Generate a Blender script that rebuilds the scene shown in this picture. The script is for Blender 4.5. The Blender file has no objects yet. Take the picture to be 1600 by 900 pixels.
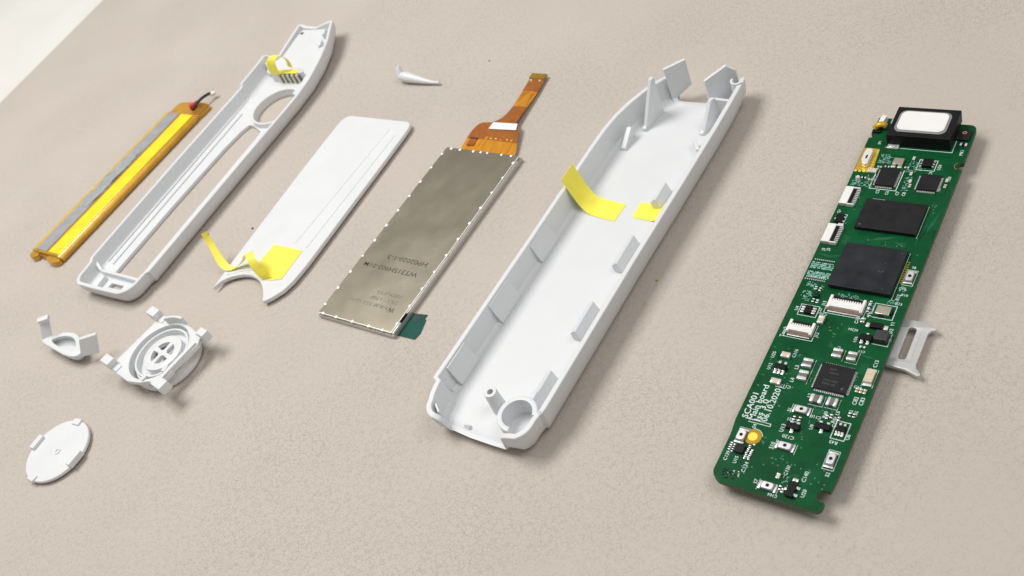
import bpy, bmesh, math, random
from mathutils import Vector, Matrix

S = 0.001                      # everything below is written in millimetres
R = random.Random(7)
PI = math.pi
scn = bpy.context.scene

# ------------------------------------------------------------------ camera
F_PX, PITCH, ROLL, CAM_H = 1518.4, 0.7446, -0.4949, 167.58
cam_d = bpy.data.cameras.new('camera')
cam = bpy.data.objects.new('camera', cam_d)
scn.collection.objects.link(cam)
fwd = Vector((0, math.cos(PITCH), -math.sin(PITCH)))
rgt = Vector((1, 0, 0))
upv = rgt.cross(fwd)
r2 = math.cos(ROLL) * rgt + math.sin(ROLL) * upv
u2 = -math.sin(ROLL) * rgt + math.cos(ROLL) * upv
rot = Matrix((r2, u2, -fwd)).transposed()
cam.matrix_world = Matrix.Translation((0, 0, CAM_H * S)) @ rot.to_4x4()
cam_d.sensor_width = 36.0
cam_d.lens = 36.0 * F_PX / 1600.0
cam_d.clip_start = 0.005
cam_d.clip_end = 50
cam_d.dof.use_dof = True
cam_d.dof.focus_distance = 0.222
cam_d.dof.aperture_fstop = 36
scn.camera = cam

# ------------------------------------------------------------------ room light
world = bpy.data.worlds.new('World')
scn.world = world
world.use_nodes = True
bg = world.node_tree.nodes['Background']
bg.inputs[0].default_value = (1.0, 0.98, 0.95, 1)
bg.inputs[1].default_value = 0.35

def area_lamp(name, loc, target, size, size_y, power, col):
    d = bpy.data.lights.new(name, 'AREA')
    d.shape = 'RECTANGLE'; d.size = size * S; d.size_y = size_y * S
    d.energy = power; d.color = col
    o = bpy.data.objects.new(name, d)
    scn.collection.objects.link(o)
    o.location = Vector(loc) * S
    dr = (Vector(target) - Vector(loc)).normalized()
    o.rotation_euler = dr.to_track_quat('-Z', 'Y').to_euler()
    return o

area_lamp('ceiling_or_fill_lamp', (-205, 450, 640), (-10, 230, 0), 380, 280, 4.2, (1.0, 0.985, 0.96))
area_lamp('ceiling_or_fill_lamp', (420, -60, 760), (20, 200, 0), 520, 400, 2.3, (1.0, 0.985, 0.965))  # added fill without a known source, brightens the case walls

scn.view_settings.view_transform = 'Standard'
scn.view_settings.look = 'None'
scn.view_settings.exposure = 0.0
scn.view_settings.gamma = 1.0
scn.view_settings.use_curve_mapping = False
scn.render.engine = 'CYCLES'
scn.cycles.use_denoising = True
scn.cycles.max_bounces = 8
scn.cycles.sample_clamp_indirect = 6

# ------------------------------------------------------------------ materials
def srgb(r, g, b):
    def c(v):
        v /= 255.0
        return v / 12.92 if v <= 0.04045 else ((v + 0.055) / 1.055) ** 2.4
    return (c(r), c(g), c(b))

def mat(name, col, rough=0.5, metal=0.0, var=0.0, vscale=0.3, bump=0.0, bscale=3.0, coat=0.0, spec=0.5,
        rvar=0.0, stretch=(1, 1, 1), sss=0.0):
    m = bpy.data.materials.new(name)
    m.use_nodes = True
    nt = m.node_tree
    b = nt.nodes['Principled BSDF']
    b.inputs['Base Color'].default_value = (*col, 1)
    b.inputs['Roughness'].default_value = rough
    b.inputs['Metallic'].default_value = metal
    b.inputs['Specular IOR Level'].default_value = spec
    b.inputs['Coat Weight'].default_value = coat
    b.inputs['Coat Roughness'].default_value = 0.12
    if sss:
        b.inputs['Subsurface Weight'].default_value = sss
        b.inputs['Subsurface Radius'].default_value = (0.0006, 0.0005, 0.0005)
        b.inputs['Subsurface Scale'].default_value = 1.0
    tc = mp = None
    if var or bump or rvar:
        tc = nt.nodes.new('ShaderNodeTexCoord')
        mp = nt.nodes.new('ShaderNodeMapping')
        mp.inputs['Scale'].default_value = tuple(s / S for s in stretch)
        nt.links.new(tc.outputs['Object'], mp.inputs['Vector'])
    if var or rvar:
        n = nt.nodes.new('ShaderNodeTexNoise')
        n.inputs['Scale'].default_value = vscale
        n.inputs['Detail'].default_value = 5
        nt.links.new(mp.outputs[0], n.inputs['Vector'])
        if var:
            rmp = nt.nodes.new('ShaderNodeMapRange')
            rmp.inputs[1].default_value = 0.3; rmp.inputs[2].default_value = 0.7
            rmp.inputs[3].default_value = 1 - var; rmp.inputs[4].default_value = 1 + var
            nt.links.new(n.outputs['Fac'], rmp.inputs[0])
            mx = nt.nodes.new('ShaderNodeMix'); mx.data_type = 'RGBA'; mx.blend_type = 'MULTIPLY'
            mx.inputs[0].default_value = 1
            mx.inputs[6].default_value = (*col, 1)
            nt.links.new(rmp.outputs[0], mx.inputs[7])
            nt.links.new(mx.outputs[2], b.inputs['Base Color'])
        if rvar:
            rr = nt.nodes.new('ShaderNodeMapRange')
            rr.inputs[1].default_value = 0.3; rr.inputs[2].default_value = 0.7
            rr.inputs[3].default_value = max(0.02, rough - rvar); rr.inputs[4].default_value = rough + rvar
            nt.links.new(n.outputs['Fac'], rr.inputs[0])
            nt.links.new(rr.outputs[0], b.inputs['Roughness'])
    if bump:
        n2 = nt.nodes.new('ShaderNodeTexNoise')
        n2.inputs['Scale'].default_value = bscale
        n2.inputs['Detail'].default_value = 4
        nt.links.new(mp.outputs[0], n2.inputs['Vector'])
        bp = nt.nodes.new('ShaderNodeBump')
        bp.inputs['Strength'].default_value = bump
        bp.inputs['Distance'].default_value = 0.1 * S
        nt.links.new(n2.outputs['Fac'], bp.inputs['Height'])
        nt.links.new(bp.outputs[0], b.inputs['Normal'])
    return m

M = {}
M['white'] = mat('white_plastic', (0.690, 0.703, 0.717), 0.45, var=0.012, vscale=0.12, bump=0.10, bscale=4, rvar=0.05)
M['bright'] = mat('white_glossy_plastic', (0.712, 0.722, 0.735), 0.42, var=0.012, vscale=0.12, bump=0.08, bscale=4, rvar=0.05)
M['tape'] = mat('yellow_tape', (0.95, 0.84, 0.09), 0.42, var=0.05, vscale=0.25, bump=0.5, bscale=0.45)
M['pcb'] = None
M['fr4'] = mat('board_edge', (0.045, 0.095, 0.028), 0.6, var=0.2, vscale=1.2)
M['black'] = mat('black_plastic', (0.006, 0.006, 0.0065), 0.5, spec=0.22, var=0.2, vscale=0.6, bump=0.15, bscale=6)
M['chip'] = mat('chip_epoxy', (0.0115, 0.0115, 0.0125), 0.5, spec=0.25, var=0.2, vscale=0.5, bump=0.12, bscale=8, rvar=0.08)
M['chipblue'] = mat('processor_epoxy', (0.0155, 0.018, 0.022), 0.45, spec=0.28, var=0.25, vscale=0.25, bump=0.10, bscale=8, rvar=0.10)
M['chipprint'] = mat('laser_marking', (0.055, 0.055, 0.06), 0.6)
M['tin'] = mat('tinned_metal', (0.86, 0.85, 0.83), 0.30, 0.55, var=0.12, vscale=2.5, bump=0.3, bscale=3)
M['steel'] = mat('brushed_steel', (0.74, 0.73, 0.72), 0.34, 1.0, var=0.06, vscale=1.0, stretch=(1, 0.1, 1))
M['tray'] = mat('anodised_aluminium', (0.60, 0.595, 0.59), 0.42, 0.45, var=0.05, vscale=0.6, bump=0.1, bscale=8)
M['gold'] = mat('gold_plate', (0.86, 0.56, 0.07), 0.33, 0.7, var=0.12, vscale=1.5)
M['goldbright'] = mat('gold_contact', (0.95, 0.76, 0.10), 0.32, 0.35, var=0.05)
M['golddark'] = mat('gold_ring', (0.42, 0.25, 0.015), 0.35, 0.5, var=0.1)
M['silk'] = mat('silkscreen_ink', (0.66, 0.76, 0.74), 0.6, var=0.15, vscale=2.0)
M['silkgreen'] = mat('thin_silkscreen_ink', (0.30, 0.56, 0.49), 0.6, var=0.3, vscale=1.5)
M['trace'] = mat('covered_copper', (0.010, 0.125, 0.055), 0.35, coat=0.3)
M['hole'] = mat('plated_hole', (0.012, 0.03, 0.02), 0.5, 0.3)
M['conn'] = mat('connector_nylon', (0.80, 0.79, 0.76), 0.5, var=0.05, vscale=1.0)
M['brown'] = mat('contact_strip', (0.24, 0.13, 0.10), 0.5, var=0.2, vscale=2)
M['cream'] = mat('ceramic_cream', (0.62, 0.53, 0.38), 0.4, var=0.08, vscale=1.5)
M['tan'] = mat('ceramic_brown', (0.36, 0.22, 0.12), 0.45, var=0.15, vscale=2)
M['greycer'] = mat('ferrite_grey', (0.15, 0.145, 0.14), 0.5, var=0.12, vscale=2)
M['crystal'] = mat('crystal_can', (0.70, 0.64, 0.54), 0.33, 0.9, var=0.06, vscale=1)
M['membrane'] = mat('speaker_membrane', (0.82, 0.81, 0.79), 0.42, var=0.02, vscale=0.3)
M['chrome'] = mat('speaker_surround', (0.42, 0.43, 0.44), 0.25, 0.6)
M['kapton'] = mat('kapton_film', (0.60, 0.31, 0.012), 0.24, 0.25, var=0.12, vscale=0.3, bump=0.25, bscale=1.2, coat=0.5)
M['kaptonsheen'] = mat('kapton_foil_sheen', (0.96, 0.74, 0.004), 0.32, 0.0, var=0.10, vscale=0.2, bump=0.5, bscale=0.5, coat=0.3)  # light reflected off the film, put into the base colour as bright yellow
M['kaptonedgelit'] = mat('kapton_edge_lit', (0.78, 0.46, 0.01), 0.3, 0.1, var=0.1, vscale=0.3, bump=0.3, bscale=0.8, coat=0.3)  # kapton copy brightened so the edge looks lit
M['kaptondark'] = mat('kapton_folded', (0.36, 0.155, 0.008), 0.28, 0.2, var=0.25, vscale=0.5, coat=0.4)
M['foil'] = mat('battery_foil', (0.40, 0.41, 0.43), 0.42, 0.35, var=0.10, vscale=0.25, bump=0.15, bscale=2)
M['foilwrinkle'] = mat('crumpled_clear_film', (0.60, 0.64, 0.67), 0.14, 0.55, var=0.12, vscale=0.3, bump=0.9, bscale=0.35)
M['red'] = mat('red_wire', (0.60, 0.02, 0.015), 0.4)
M['blackwire'] = mat('black_wire', (0.02, 0.017, 0.015), 0.4)
M['flex'] = mat('flex_polyimide', (0.36, 0.105, 0.006), 0.28, 0.15, var=0.15, vscale=0.5, coat=0.4, bump=0.15, bscale=1)
M['flexbright'] = mat('flex_over_copper', (0.72, 0.29, 0.012), 0.26, 0.35, var=0.25, vscale=0.8, stretch=(1.6, 0.15, 1), coat=0.4, bump=0.2, bscale=0.7)  # lighter orange zones of the flex
M['flextip'] = mat('flex_contact_end', (0.33, 0.20, 0.02), 0.4, 0.4, var=0.12, vscale=1)
M['label'] = mat('white_label', (0.85, 0.85, 0.86), 0.5)
M['tealfilm'] = mat('teal_film', (0.003, 0.075, 0.052), 0.4, var=0.15, vscale=0.3, spec=0.2)
M['tealdark'] = mat('dark_teal_film', (0.002, 0.030, 0.032), 0.35)
M['ink'] = mat('faded_ink', (0.075, 0.07, 0.055), 0.6, 0.3, var=0.5, vscale=1.5)
M['inkfaint'] = mat('faint_ink', (0.20, 0.185, 0.14), 0.55, 0.6, var=0.4, vscale=1.5)
M['speck'] = mat('dark_crumb', (0.05, 0.04, 0.035), 0.8)
M['yspeck'] = mat('yellow_fluff', (0.55, 0.42, 0.05), 0.7)

def metal_back_mat():
    m = bpy.data.materials.new('display_steel'); m.use_nodes = True
    nt = m.node_tree; b = nt.nodes['Principled BSDF']
    b.inputs['Metallic'].default_value = 1.0
    tc = nt.nodes.new('ShaderNodeTexCoord'); mp = nt.nodes.new('ShaderNodeMapping')
    mp.inputs['Scale'].default_value = (1 / S, 1 / S, 1 / S)
    nt.links.new(tc.outputs['Object'], mp.inputs['Vector'])
    n = nt.nodes.new('ShaderNodeTexNoise'); n.inputs['Scale'].default_value = 0.07; n.inputs['Detail'].default_value = 6
    n.inputs['Roughness'].default_value = 0.6
    nt.links.new(mp.outputs[0], n.inputs['Vector'])
    cr = nt.nodes.new('ShaderNodeValToRGB')
    cr.color_ramp.elements[0].position = 0.3; cr.color_ramp.elements[0].color = (0.49, 0.44, 0.335, 1)
    cr.color_ramp.elements[1].position = 0.7; cr.color_ramp.elements[1].color = (0.60, 0.545, 0.43, 1)
    nt.links.new(n.outputs['Fac'], cr.inputs[0])
    nt.links.new(cr.outputs[0], b.inputs['Base Color'])
    n2 = nt.nodes.new('ShaderNodeTexNoise'); n2.inputs['Scale'].default_value = 0.15; n2.inputs['Detail'].default_value = 5
    nt.links.new(mp.outputs[0], n2.inputs['Vector'])
    mr = nt.nodes.new('ShaderNodeMapRange'); mr.inputs[3].default_value = 0.22; mr.inputs[4].default_value = 0.30
    nt.links.new(n2.outputs['Fac'], mr.inputs[0]); nt.links.new(mr.outputs[0], b.inputs['Roughness'])
    n3 = nt.nodes.new('ShaderNodeTexNoise'); n3.inputs['Scale'].default_value = 6; n3.inputs['Detail'].default_value = 3
    nt.links.new(mp.outputs[0], n3.inputs['Vector'])
    bp = nt.nodes.new('ShaderNodeBump'); bp.inputs['Strength'].default_value = 0.12; bp.inputs['Distance'].default_value = 0.05 * S
    nt.links.new(n3.outputs['Fac'], bp.inputs['Height']); nt.links.new(bp.outputs[0], b.inputs['Normal'])
    return m
M['displaysteel'] = metal_back_mat()

def pcb_mat():
    m = bpy.data.materials.new('green_solder_mask'); m.use_nodes = True
    nt = m.node_tree; b = nt.nodes['Principled BSDF']
    tc = nt.nodes.new('ShaderNodeTexCoord'); mp = nt.nodes.new('ShaderNodeMapping')
    mp.inputs['Scale'].default_value = (1 / S, 1 / S, 1 / S)
    nt.links.new(tc.outputs['Object'], mp.inputs['Vector'])
    n = nt.nodes.new('ShaderNodeTexNoise'); n.inputs['Scale'].default_value = 0.12; n.inputs['Detail'].default_value = 4
    nt.links.new(mp.outputs[0], n.inputs['Vector'])
    cr = nt.nodes.new('ShaderNodeValToRGB')
    cr.color_ramp.elements[0].position = 0.35; cr.color_ramp.elements[0].color = (0.0020, 0.060, 0.0180, 1)
    cr.color_ramp.elements[1].position = 0.7; cr.color_ramp.elements[1].color = (0.0034, 0.084, 0.0270, 1)
    nt.links.new(n.outputs['Fac'], cr.inputs[0])
    # copper pours under the mask: blocky cells with slightly other greens
    v = nt.nodes.new('ShaderNodeTexVoronoi'); v.distance = 'CHEBYCHEV'; v.inputs['Scale'].default_value = 0.35
    nt.links.new(mp.outputs[0], v.inputs['Vector'])
    sp = nt.nodes.new('ShaderNodeSeparateColor'); nt.links.new(v.outputs['Color'], sp.inputs[0])
    mr = nt.nodes.new('ShaderNodeMapRange'); mr.inputs[3].default_value = 0.86; mr.inputs[4].default_value = 1.16
    nt.links.new(sp.outputs[0], mr.inputs[0])
    mx = nt.nodes.new('ShaderNodeMix'); mx.data_type = 'RGBA'; mx.blend_type = 'MULTIPLY'; mx.inputs[0].default_value = 1
    nt.links.new(cr.outputs[0], mx.inputs[6]); nt.links.new(mr.outputs[0], mx.inputs[7])
    nt.links.new(mx.outputs[2], b.inputs['Base Color'])
    b.inputs['Roughness'].default_value = 0.4
    b.inputs['Specular IOR Level'].default_value = 0.13
    bp = nt.nodes.new('ShaderNodeBump'); bp.inputs['Strength'].default_value = 0.25; bp.inputs['Distance'].default_value = 0.05 * S
    nt.links.new(sp.outputs[0], bp.inputs['Height']); nt.links.new(bp.outputs[0], b.inputs['Normal'])
    return m
M['pcb'] = pcb_mat()

def leather_mat():
    m = bpy.data.materials.new('beige_leatherette'); m.use_nodes = True
    nt = m.node_tree; b = nt.nodes['Principled BSDF']
    L = nt.links.new
    tc = nt.nodes.new('ShaderNodeTexCoord'); mp = nt.nodes.new('ShaderNodeMapping')
    mp.inputs['Scale'].default_value = (1 / S, 1 / S, 1 / S)
    L(tc.outputs['Object'], mp.inputs['Vector'])
    dn = nt.nodes.new('ShaderNodeTexNoise'); dn.inputs['Scale'].default_value = 2.0; dn.inputs['Detail'].default_value = 3
    L(mp.outputs[0], dn.inputs['Vector'])
    mx = nt.nodes.new('ShaderNodeVectorMath'); mx.operation = 'MULTIPLY_ADD'
    sub = nt.nodes.new('ShaderNodeVectorMath'); sub.operation = 'SUBTRACT'; sub.inputs[1].default_value = (.5, .5, .5)
    L(dn.outputs['Color'], sub.inputs[0])
    L(sub.outputs[0], mx.inputs[0]); mx.inputs[1].default_value = (0.75, 0.75, 0.75); L(mp.outputs[0], mx.inputs[2])
    v = nt.nodes.new('ShaderNodeTexVoronoi'); v.feature = 'DISTANCE_TO_EDGE'; v.inputs['Scale'].default_value = 1.2
    L(mx.outputs[0], v.inputs['Vector'])
    cre = nt.nodes.new('ShaderNodeMapRange'); cre.interpolation_type = 'SMOOTHSTEP'
    cre.inputs[1].default_value = 0.0; cre.inputs[2].default_value = 0.12
    L(v.outputs['Distance'], cre.inputs[0])
    # creases come and go in patches
    pn = nt.nodes.new('ShaderNodeTexNoise'); pn.inputs['Scale'].default_value = 0.8; pn.inputs['Detail'].default_value = 4
    pn.inputs['Roughness'].default_value = 0.7
    L(mp.outputs[0], pn.inputs['Vector'])
    pr = nt.nodes.new('ShaderNodeMapRange'); pr.inputs[1].default_value = 0.43; pr.inputs[2].default_value = 0.65
    pr.inputs[3].default_value = 0.12; pr.inputs[4].default_value = 1.0
    L(pn.outputs['Fac'], pr.inputs[0])
    inv = nt.nodes.new('ShaderNodeMath'); inv.operation = 'SUBTRACT'; inv.inputs[0].default_value = 1.0
    L(cre.outputs[0], inv.inputs[1])
    dep = nt.nodes.new('ShaderNodeMath'); dep.operation = 'MULTIPLY'
    wn = nt.nodes.new('ShaderNodeTexNoise'); wn.inputs['Scale'].default_value = 0.022; wn.inputs['Detail'].default_value = 3
    L(mp.outputs[0], wn.inputs['Vector'])
    wr = nt.nodes.new('ShaderNodeMapRange'); wr.inputs[1].default_value = 0.36; wr.inputs[2].default_value = 0.62
    wr.inputs[3].default_value = 0.40; wr.inputs[4].default_value = 1.15
    L(wn.outputs['Fac'], wr.inputs[0])
    pw = nt.nodes.new('ShaderNodeMath'); pw.operation = 'MULTIPLY'
    L(pr.outputs[0], pw.inputs[0]); L(wr.outputs[0], pw.inputs[1])
    L(inv.outputs[0], dep.inputs[0]); L(pw.outputs[0], dep.inputs[1])
    fine = nt.nodes.new('ShaderNodeTexNoise'); fine.inputs['Scale'].default_value = 2.6; fine.inputs['Detail'].default_value = 4
    L(mp.outputs[0], fine.inputs['Vector'])
    hh = nt.nodes.new('ShaderNodeMath'); hh.operation = 'MULTIPLY_ADD'; hh.inputs[1].default_value = -1.0
    fs = nt.nodes.new('ShaderNodeMath'); fs.operation = 'MULTIPLY'; fs.inputs[1].default_value = 0.22
    L(fine.outputs['Fac'], fs.inputs[0])
    L(dep.outputs[0], hh.inputs[0]); L(fs.outputs[0], hh.inputs[2])
    bp = nt.nodes.new('ShaderNodeBump'); bp.inputs['Strength'].default_value = 0.55; bp.inputs['Distance'].default_value = 0.22 * S
    L(hh.outputs[0], bp.inputs['Height']); L(bp.outputs[0], b.inputs['Normal'])
    big = nt.nodes.new('ShaderNodeTexNoise'); big.inputs['Scale'].default_value = 0.02; big.inputs['Detail'].default_value = 3
    L(mp.outputs[0], big.inputs['Vector'])
    cr = nt.nodes.new('ShaderNodeValToRGB')
    cr.color_ramp.elements[0].position = 0.3; cr.color_ramp.elements[0].color = (0.502, 0.448, 0.396, 1)
    cr.color_ramp.elements[1].position = 0.7; cr.color_ramp.elements[1].color = (0.528, 0.474, 0.422, 1)
    L(big.outputs['Fac'], cr.inputs[0])
    L(cr.outputs[0], b.inputs['Base Color'])
    b.inputs['Roughness'].default_value = 0.62
    b.inputs['Specular IOR Level'].default_value = 0.3
    return m
M['leather'] = leather_mat()
M['desk'] = mat('cream_desk', (0.735, 0.725, 0.68), 0.5, var=0.04, vscale=0.02)

# ------------------------------------------------------------------ geometry helpers
COL = scn.collection

class MB:
    """collects geometry in millimetres; build() links it as one mesh object"""
    def __init__(s): s.v = []; s.f = []; s.m = []
    def add(s, vs, fs, mi=0):
        o = len(s.v); s.v += [tuple(x) for x in vs]
        for f in fs:
            s.f.append([i + o for i in f]); s.m.append(mi)
        return s
    def prism(s, poly, z0, z1, mi=0, side=None):
        n = len(poly)
        vs = [(x, y, z0) for x, y in poly] + [(x, y, z1) for x, y in poly]
        s.add(vs, [list(range(n))[::-1], list(range(n, 2 * n))], mi)
        o = len(s.v) - 2 * n
        for i in range(n):
            j = (i + 1) % n
            s.f.append([o + i, o + j, o + n + j, o + n + i]); s.m.append(mi if side is None else side)
        return s
    def box(s, x0, x1, y0, y1, z0, z1, mi=0, ang=0.0):
        cx, cy = (x0 + x1) / 2, (y0 + y1) / 2
        hx, hy = abs(x1 - x0) / 2, abs(y1 - y0) / 2
        c, n = math.cos(ang), math.sin(ang)
        p = [(cx + c * a - n * b, cy + n * a + c * b) for a, b in ((-hx, -hy), (hx, -hy), (hx, hy), (-hx, hy))]
        return s.prism(p, z0, z1, mi)
    def cyl(s, cx, cy, r0, r1, z0, z1, n=24, mi=0):
        vs = []
        for r, z in ((r0, z0), (r1, z1)):
            vs += [(cx + r * math.cos(2 * PI * i / n), cy + r * math.sin(2 * PI * i / n), z) for i in range(n)]
        fs = [list(range(n))[::-1], list(range(n, 2 * n))]
        fs += [[i, (i + 1) % n, n + (i + 1) % n, n + i] for i in range(n)]
        return s.add(vs, fs, mi)
    def lathe(s, cx, cy, prof, n=48, mi=0, a0=0.0, a1=2 * PI):
        """closed profile of (radius, z) swept about a vertical axis"""
        k = len(prof); full = abs(a1 - a0 - 2 * PI) < 1e-6
        steps = n if full else n + 1
        vs = []
        for i in range(steps):
            a = a0 + (a1 - a0) * i / n
            vs += [(cx + r * math.cos(a), cy + r * math.sin(a), z) for r, z in prof]
        fs = []
        for i in range(n):
            j = (i + 1) % steps
            for t in range(k):
                u = (t + 1) % k
                fs.append([i * k + t, j * k + t, j * k + u, i * k + u])
        if not full:
            fs.append(list(range(k))[::-1] if False else list(range(k)))
            fs.append([(steps - 1) * k + t for t in range(k)][::-1])
        return s.add(vs, fs, mi)
    def extr(s, poly, axis, p0, p1, mi=0):
        """prism whose section poly lies across one horizontal axis: 'x' -> (y,z), 'y' -> (x,z)"""
        n = len(poly)
        mk = (lambda a, b, t: (t, a, b)) if axis == 'x' else (lambda a, b, t: (a, t, b))
        vs = [mk(a, b, p0) for a, b in poly] + [mk(a, b, p1) for a, b in poly]
        fs = [list(range(n))[::-1], list(range(n, 2 * n))] + [[i, (i + 1) % n, n + (i + 1) % n, n + i] for i in range(n)]
        return s.add(vs, fs, mi)
    def wall(s, a, b, th, z0a, z1a, z0b=None, z1b=None, mi=0, lean=(0, 0)):
        """upright plate from plan point a to b with its own heights at either end"""
        z0b = z0a if z0b is None else z0b; z1b = z1a if z1b is None else z1b
        d = Vector((b[0] - a[0], b[1] - a[1])).normalized(); n = Vector((-d.y, d.x)) * th / 2
        vs = []
        for p, z0, z1 in ((a, z0a, z1a), (b, z0b, z1b)):
            vs += [(p[0] - n.x, p[1] - n.y, z0), (p[0] + n.x, p[1] + n.y, z0), (p[0] + n.x + lean[0], p[1] + n.y + lean[1], z1), (p[0] - n.x + lean[0], p[1] - n.y + lean[1], z1)]
        return s.add(vs, [[0, 1, 2, 3], [7, 6, 5, 4], [0, 4, 5, 1], [1, 5, 6, 2], [2, 6, 7, 3], [3, 7, 4, 0]], mi)
    def tube(s, pts, r, n=8, mi=0, rs=None):
        vs = []; k = len(pts); P = [Vector(p) for p in pts]
        for i, p in enumerate(P):
            d = (P[min(i + 1, k - 1)] - P[max(i - 1, 0)]).normalized()
            a = d.cross(Vector((0, 0, 1)))
            if a.length < 1e-3: a = Vector((1, 0, 0))
            a.normalize(); b = d.cross(a)
            q = r if rs is None else rs[i]
            vs += [p + q * (math.cos(2 * PI * t / n) * a + math.sin(2 * PI * t / n) * b) for t in range(n)]
        fs = [list(range(n)), [(k - 1) * n + t for t in range(n)][::-1]]
        for i in range(k - 1):
            fs += [[i * n + t, (i + 1) * n + t, (i + 1) * n + (t + 1) % n, i * n + (t + 1) % n] for t in range(n)]
        return s.add(vs, fs, mi)
    def ribbon(s, path, wid, th=0.08, mi=0):
        """strip of film along a path of points, wid = full width vector at each point"""
        P = [Vector(p) for p in path]; W = [Vector(w) for w in wid]; k = len(P); vs = []
        for i in range(k):
            d = (P[min(i + 1, k - 1)] - P[max(i - 1, 0)]).normalized()
            n = d.cross(W[i])
            if n.length < 1e-6: n = Vector((0, 0, 1))
            n = n.normalized() * th / 2
            vs += [P[i] - W[i] / 2 - n, P[i] + W[i] / 2 - n, P[i] + W[i] / 2 + n, P[i] - W[i] / 2 + n]
        fs = [[0, 1, 2, 3], [4 * k - 1, 4 * k - 2, 4 * k - 3, 4 * k - 4]]
        for i in range(k - 1):
            for t in range(4):
                u = (t + 1) % 4
                fs.append([4 * i + t, 4 * i + 4 + t, 4 * i + 4 + u, 4 * i + u])
        return s.add(vs, fs, mi)
    def mesh(s, name, mats, bevel=0.0, seg=2, smooth=35):
        me = bpy.data.meshes.new(name)
        me.from_pydata([(x * S, y * S, z * S) for x, y, z in s.v], [], s.f)
        for m in mats: me.materials.append(m)
        for p, mi in zip(me.polygons, s.m): p.material_index = mi
        bm = bmesh.new(); bm.from_mesh(me)
        bmesh.ops.recalc_face_normals(bm, faces=bm.faces)
        if bevel:
            ed = [e for e in bm.edges if len(e.link_faces) == 2 and e.calc_face_angle(0) > math.radians(30)]
            bmesh.ops.bevel(bm, geom=ed, offset=bevel * S, segments=seg, profile=0.5, affect='EDGES', clamp_overlap=True)
        bm.to_mesh(me); bm.free()
        if smooth:
            for p in me.polygons: p.use_smooth = True
            me.set_sharp_from_angle(angle=math.radians(smooth))
        return me
    def build(s, name, mats, parent=None, bevel=0.0, seg=2, smooth=35, label=None):
        if not isinstance(mats, (list, tuple)): mats = [mats]
        o = link(name, s.mesh(name, mats, bevel, seg, smooth), parent, label)
        if bevel:
            w = o.modifiers.new('even_shading', 'WEIGHTED_NORMAL'); w.keep_sharp = True
        return o

def link(name, me, parent=None, label=None):
    o = bpy.data.objects.new(name, me); COL.objects.link(o)
    if parent is not None: o.parent = parent
    if label: o['label'] = label
    return o

def thing(name, label, cat, c=(0, 0), ang=PI / 2, z=0.0, group=None):
    """an Empty at the thing's base; local y runs along its length, local x to its right"""
    o = bpy.data.objects.new(name, None); COL.objects.link(o)
    o.empty_display_size = 0.005
    o.location = (c[0] * S, c[1] * S, z * S); o.rotation_euler = (0, 0, ang - PI / 2)
    o['label'] = label; o['category'] = cat
    if group: o['group'] = group
    return o

def tag(o, label, cat):
    o['label'] = label; o['category'] = cat
    return o

def arc(cx, cy, r, a0, a1, n=8):
    return [(cx + r * math.cos(math.radians(a0 + (a1 - a0) * i / n)), cy + r * math.sin(math.radians(a0 + (a1 - a0) * i / n))) for i in range(n + 1)]

def rrect(x0, x1, y0, y1, r, n=6):
    return arc(x1 - r, y0 + r, r, -90, 0, n) + arc(x1 - r, y1 - r, r, 0, 90, n) + arc(x0 + r, y1 - r, r, 90, 180, n) + arc(x0 + r, y0 + r, r, 180, 270, n)

def curve_mesh(name, splines, z0, z1, mats, bevel=0.0):
    """flat plate with holes: filled 2-D outlines, extruded"""
    cu = bpy.data.curves.new(name, 'CURVE'); cu.dimensions = '2D'; cu.fill_mode = 'BOTH'
    cu.extrude = max((z1 - z0) / 2 - bevel, 0.001); cu.bevel_depth = bevel; cu.bevel_resolution = 1
    if bevel: cu.offset = -bevel
    for sp in splines:
        s = cu.splines.new('POLY'); s.points.add(len(sp) - 1); s.use_cyclic_u = True
        for p, (x, y) in zip(s.points, sp): p.co = (x, y, 0, 1)
    o = bpy.data.objects.new(name, cu); COL.objects.link(o)
    dg = bpy.context.evaluated_depsgraph_get()
    me = bpy.data.meshes.new_from_object(o.evaluated_get(dg))
    bpy.data.objects.remove(o); bpy.data.curves.remove(cu)
    me.materials.clear()
    for m in mats: me.materials.append(m)
    zc = (z0 + z1) / 2
    me.transform(Matrix.Scale(S, 4) @ Matrix.Translation((0, 0, zc)))
    bm = bmesh.new(); bm.from_mesh(me)
    bmesh.ops.remove_doubles(bm, verts=bm.verts, dist=1e-7)
    bmesh.ops.recalc_face_normals(bm, faces=bm.faces); bm.to_mesh(me); bm.free()
    for p in me.polygons: p.material_index = 0; p.use_smooth = True
    me.set_sharp_from_angle(angle=math.radians(35))
    return me

def plate(name, outer, holes, z0, z1, m, parent, bevel=0.0, label=None):
    return link(name, curve_mesh(name, [outer] + list(holes), z0, z1, [m], bevel), parent, label)

_tcache = {}
def text_tris(body):
    if body in _tcache: return _tcache[body]
    cu = bpy.data.curves.new('t', 'FONT'); cu.body = body; cu.size = 1.0; cu.offset = 0.008; cu.resolution_u = 2
    cu.align_x = 'CENTER'; cu.align_y = 'CENTER'
    o = bpy.data.objects.new('t', cu); COL.objects.link(o)
    dg = bpy.context.evaluated_depsgraph_get()
    me = bpy.data.meshes.new_from_object(o.evaluated_get(dg))
    r = ([tuple(v.co) for v in me.vertices], [list(p.vertices) for p in me.polygons])
    bpy.data.objects.remove(o); bpy.data.curves.remove(cu); bpy.data.meshes.remove(me)
    _tcache[body] = r
    return r

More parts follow.
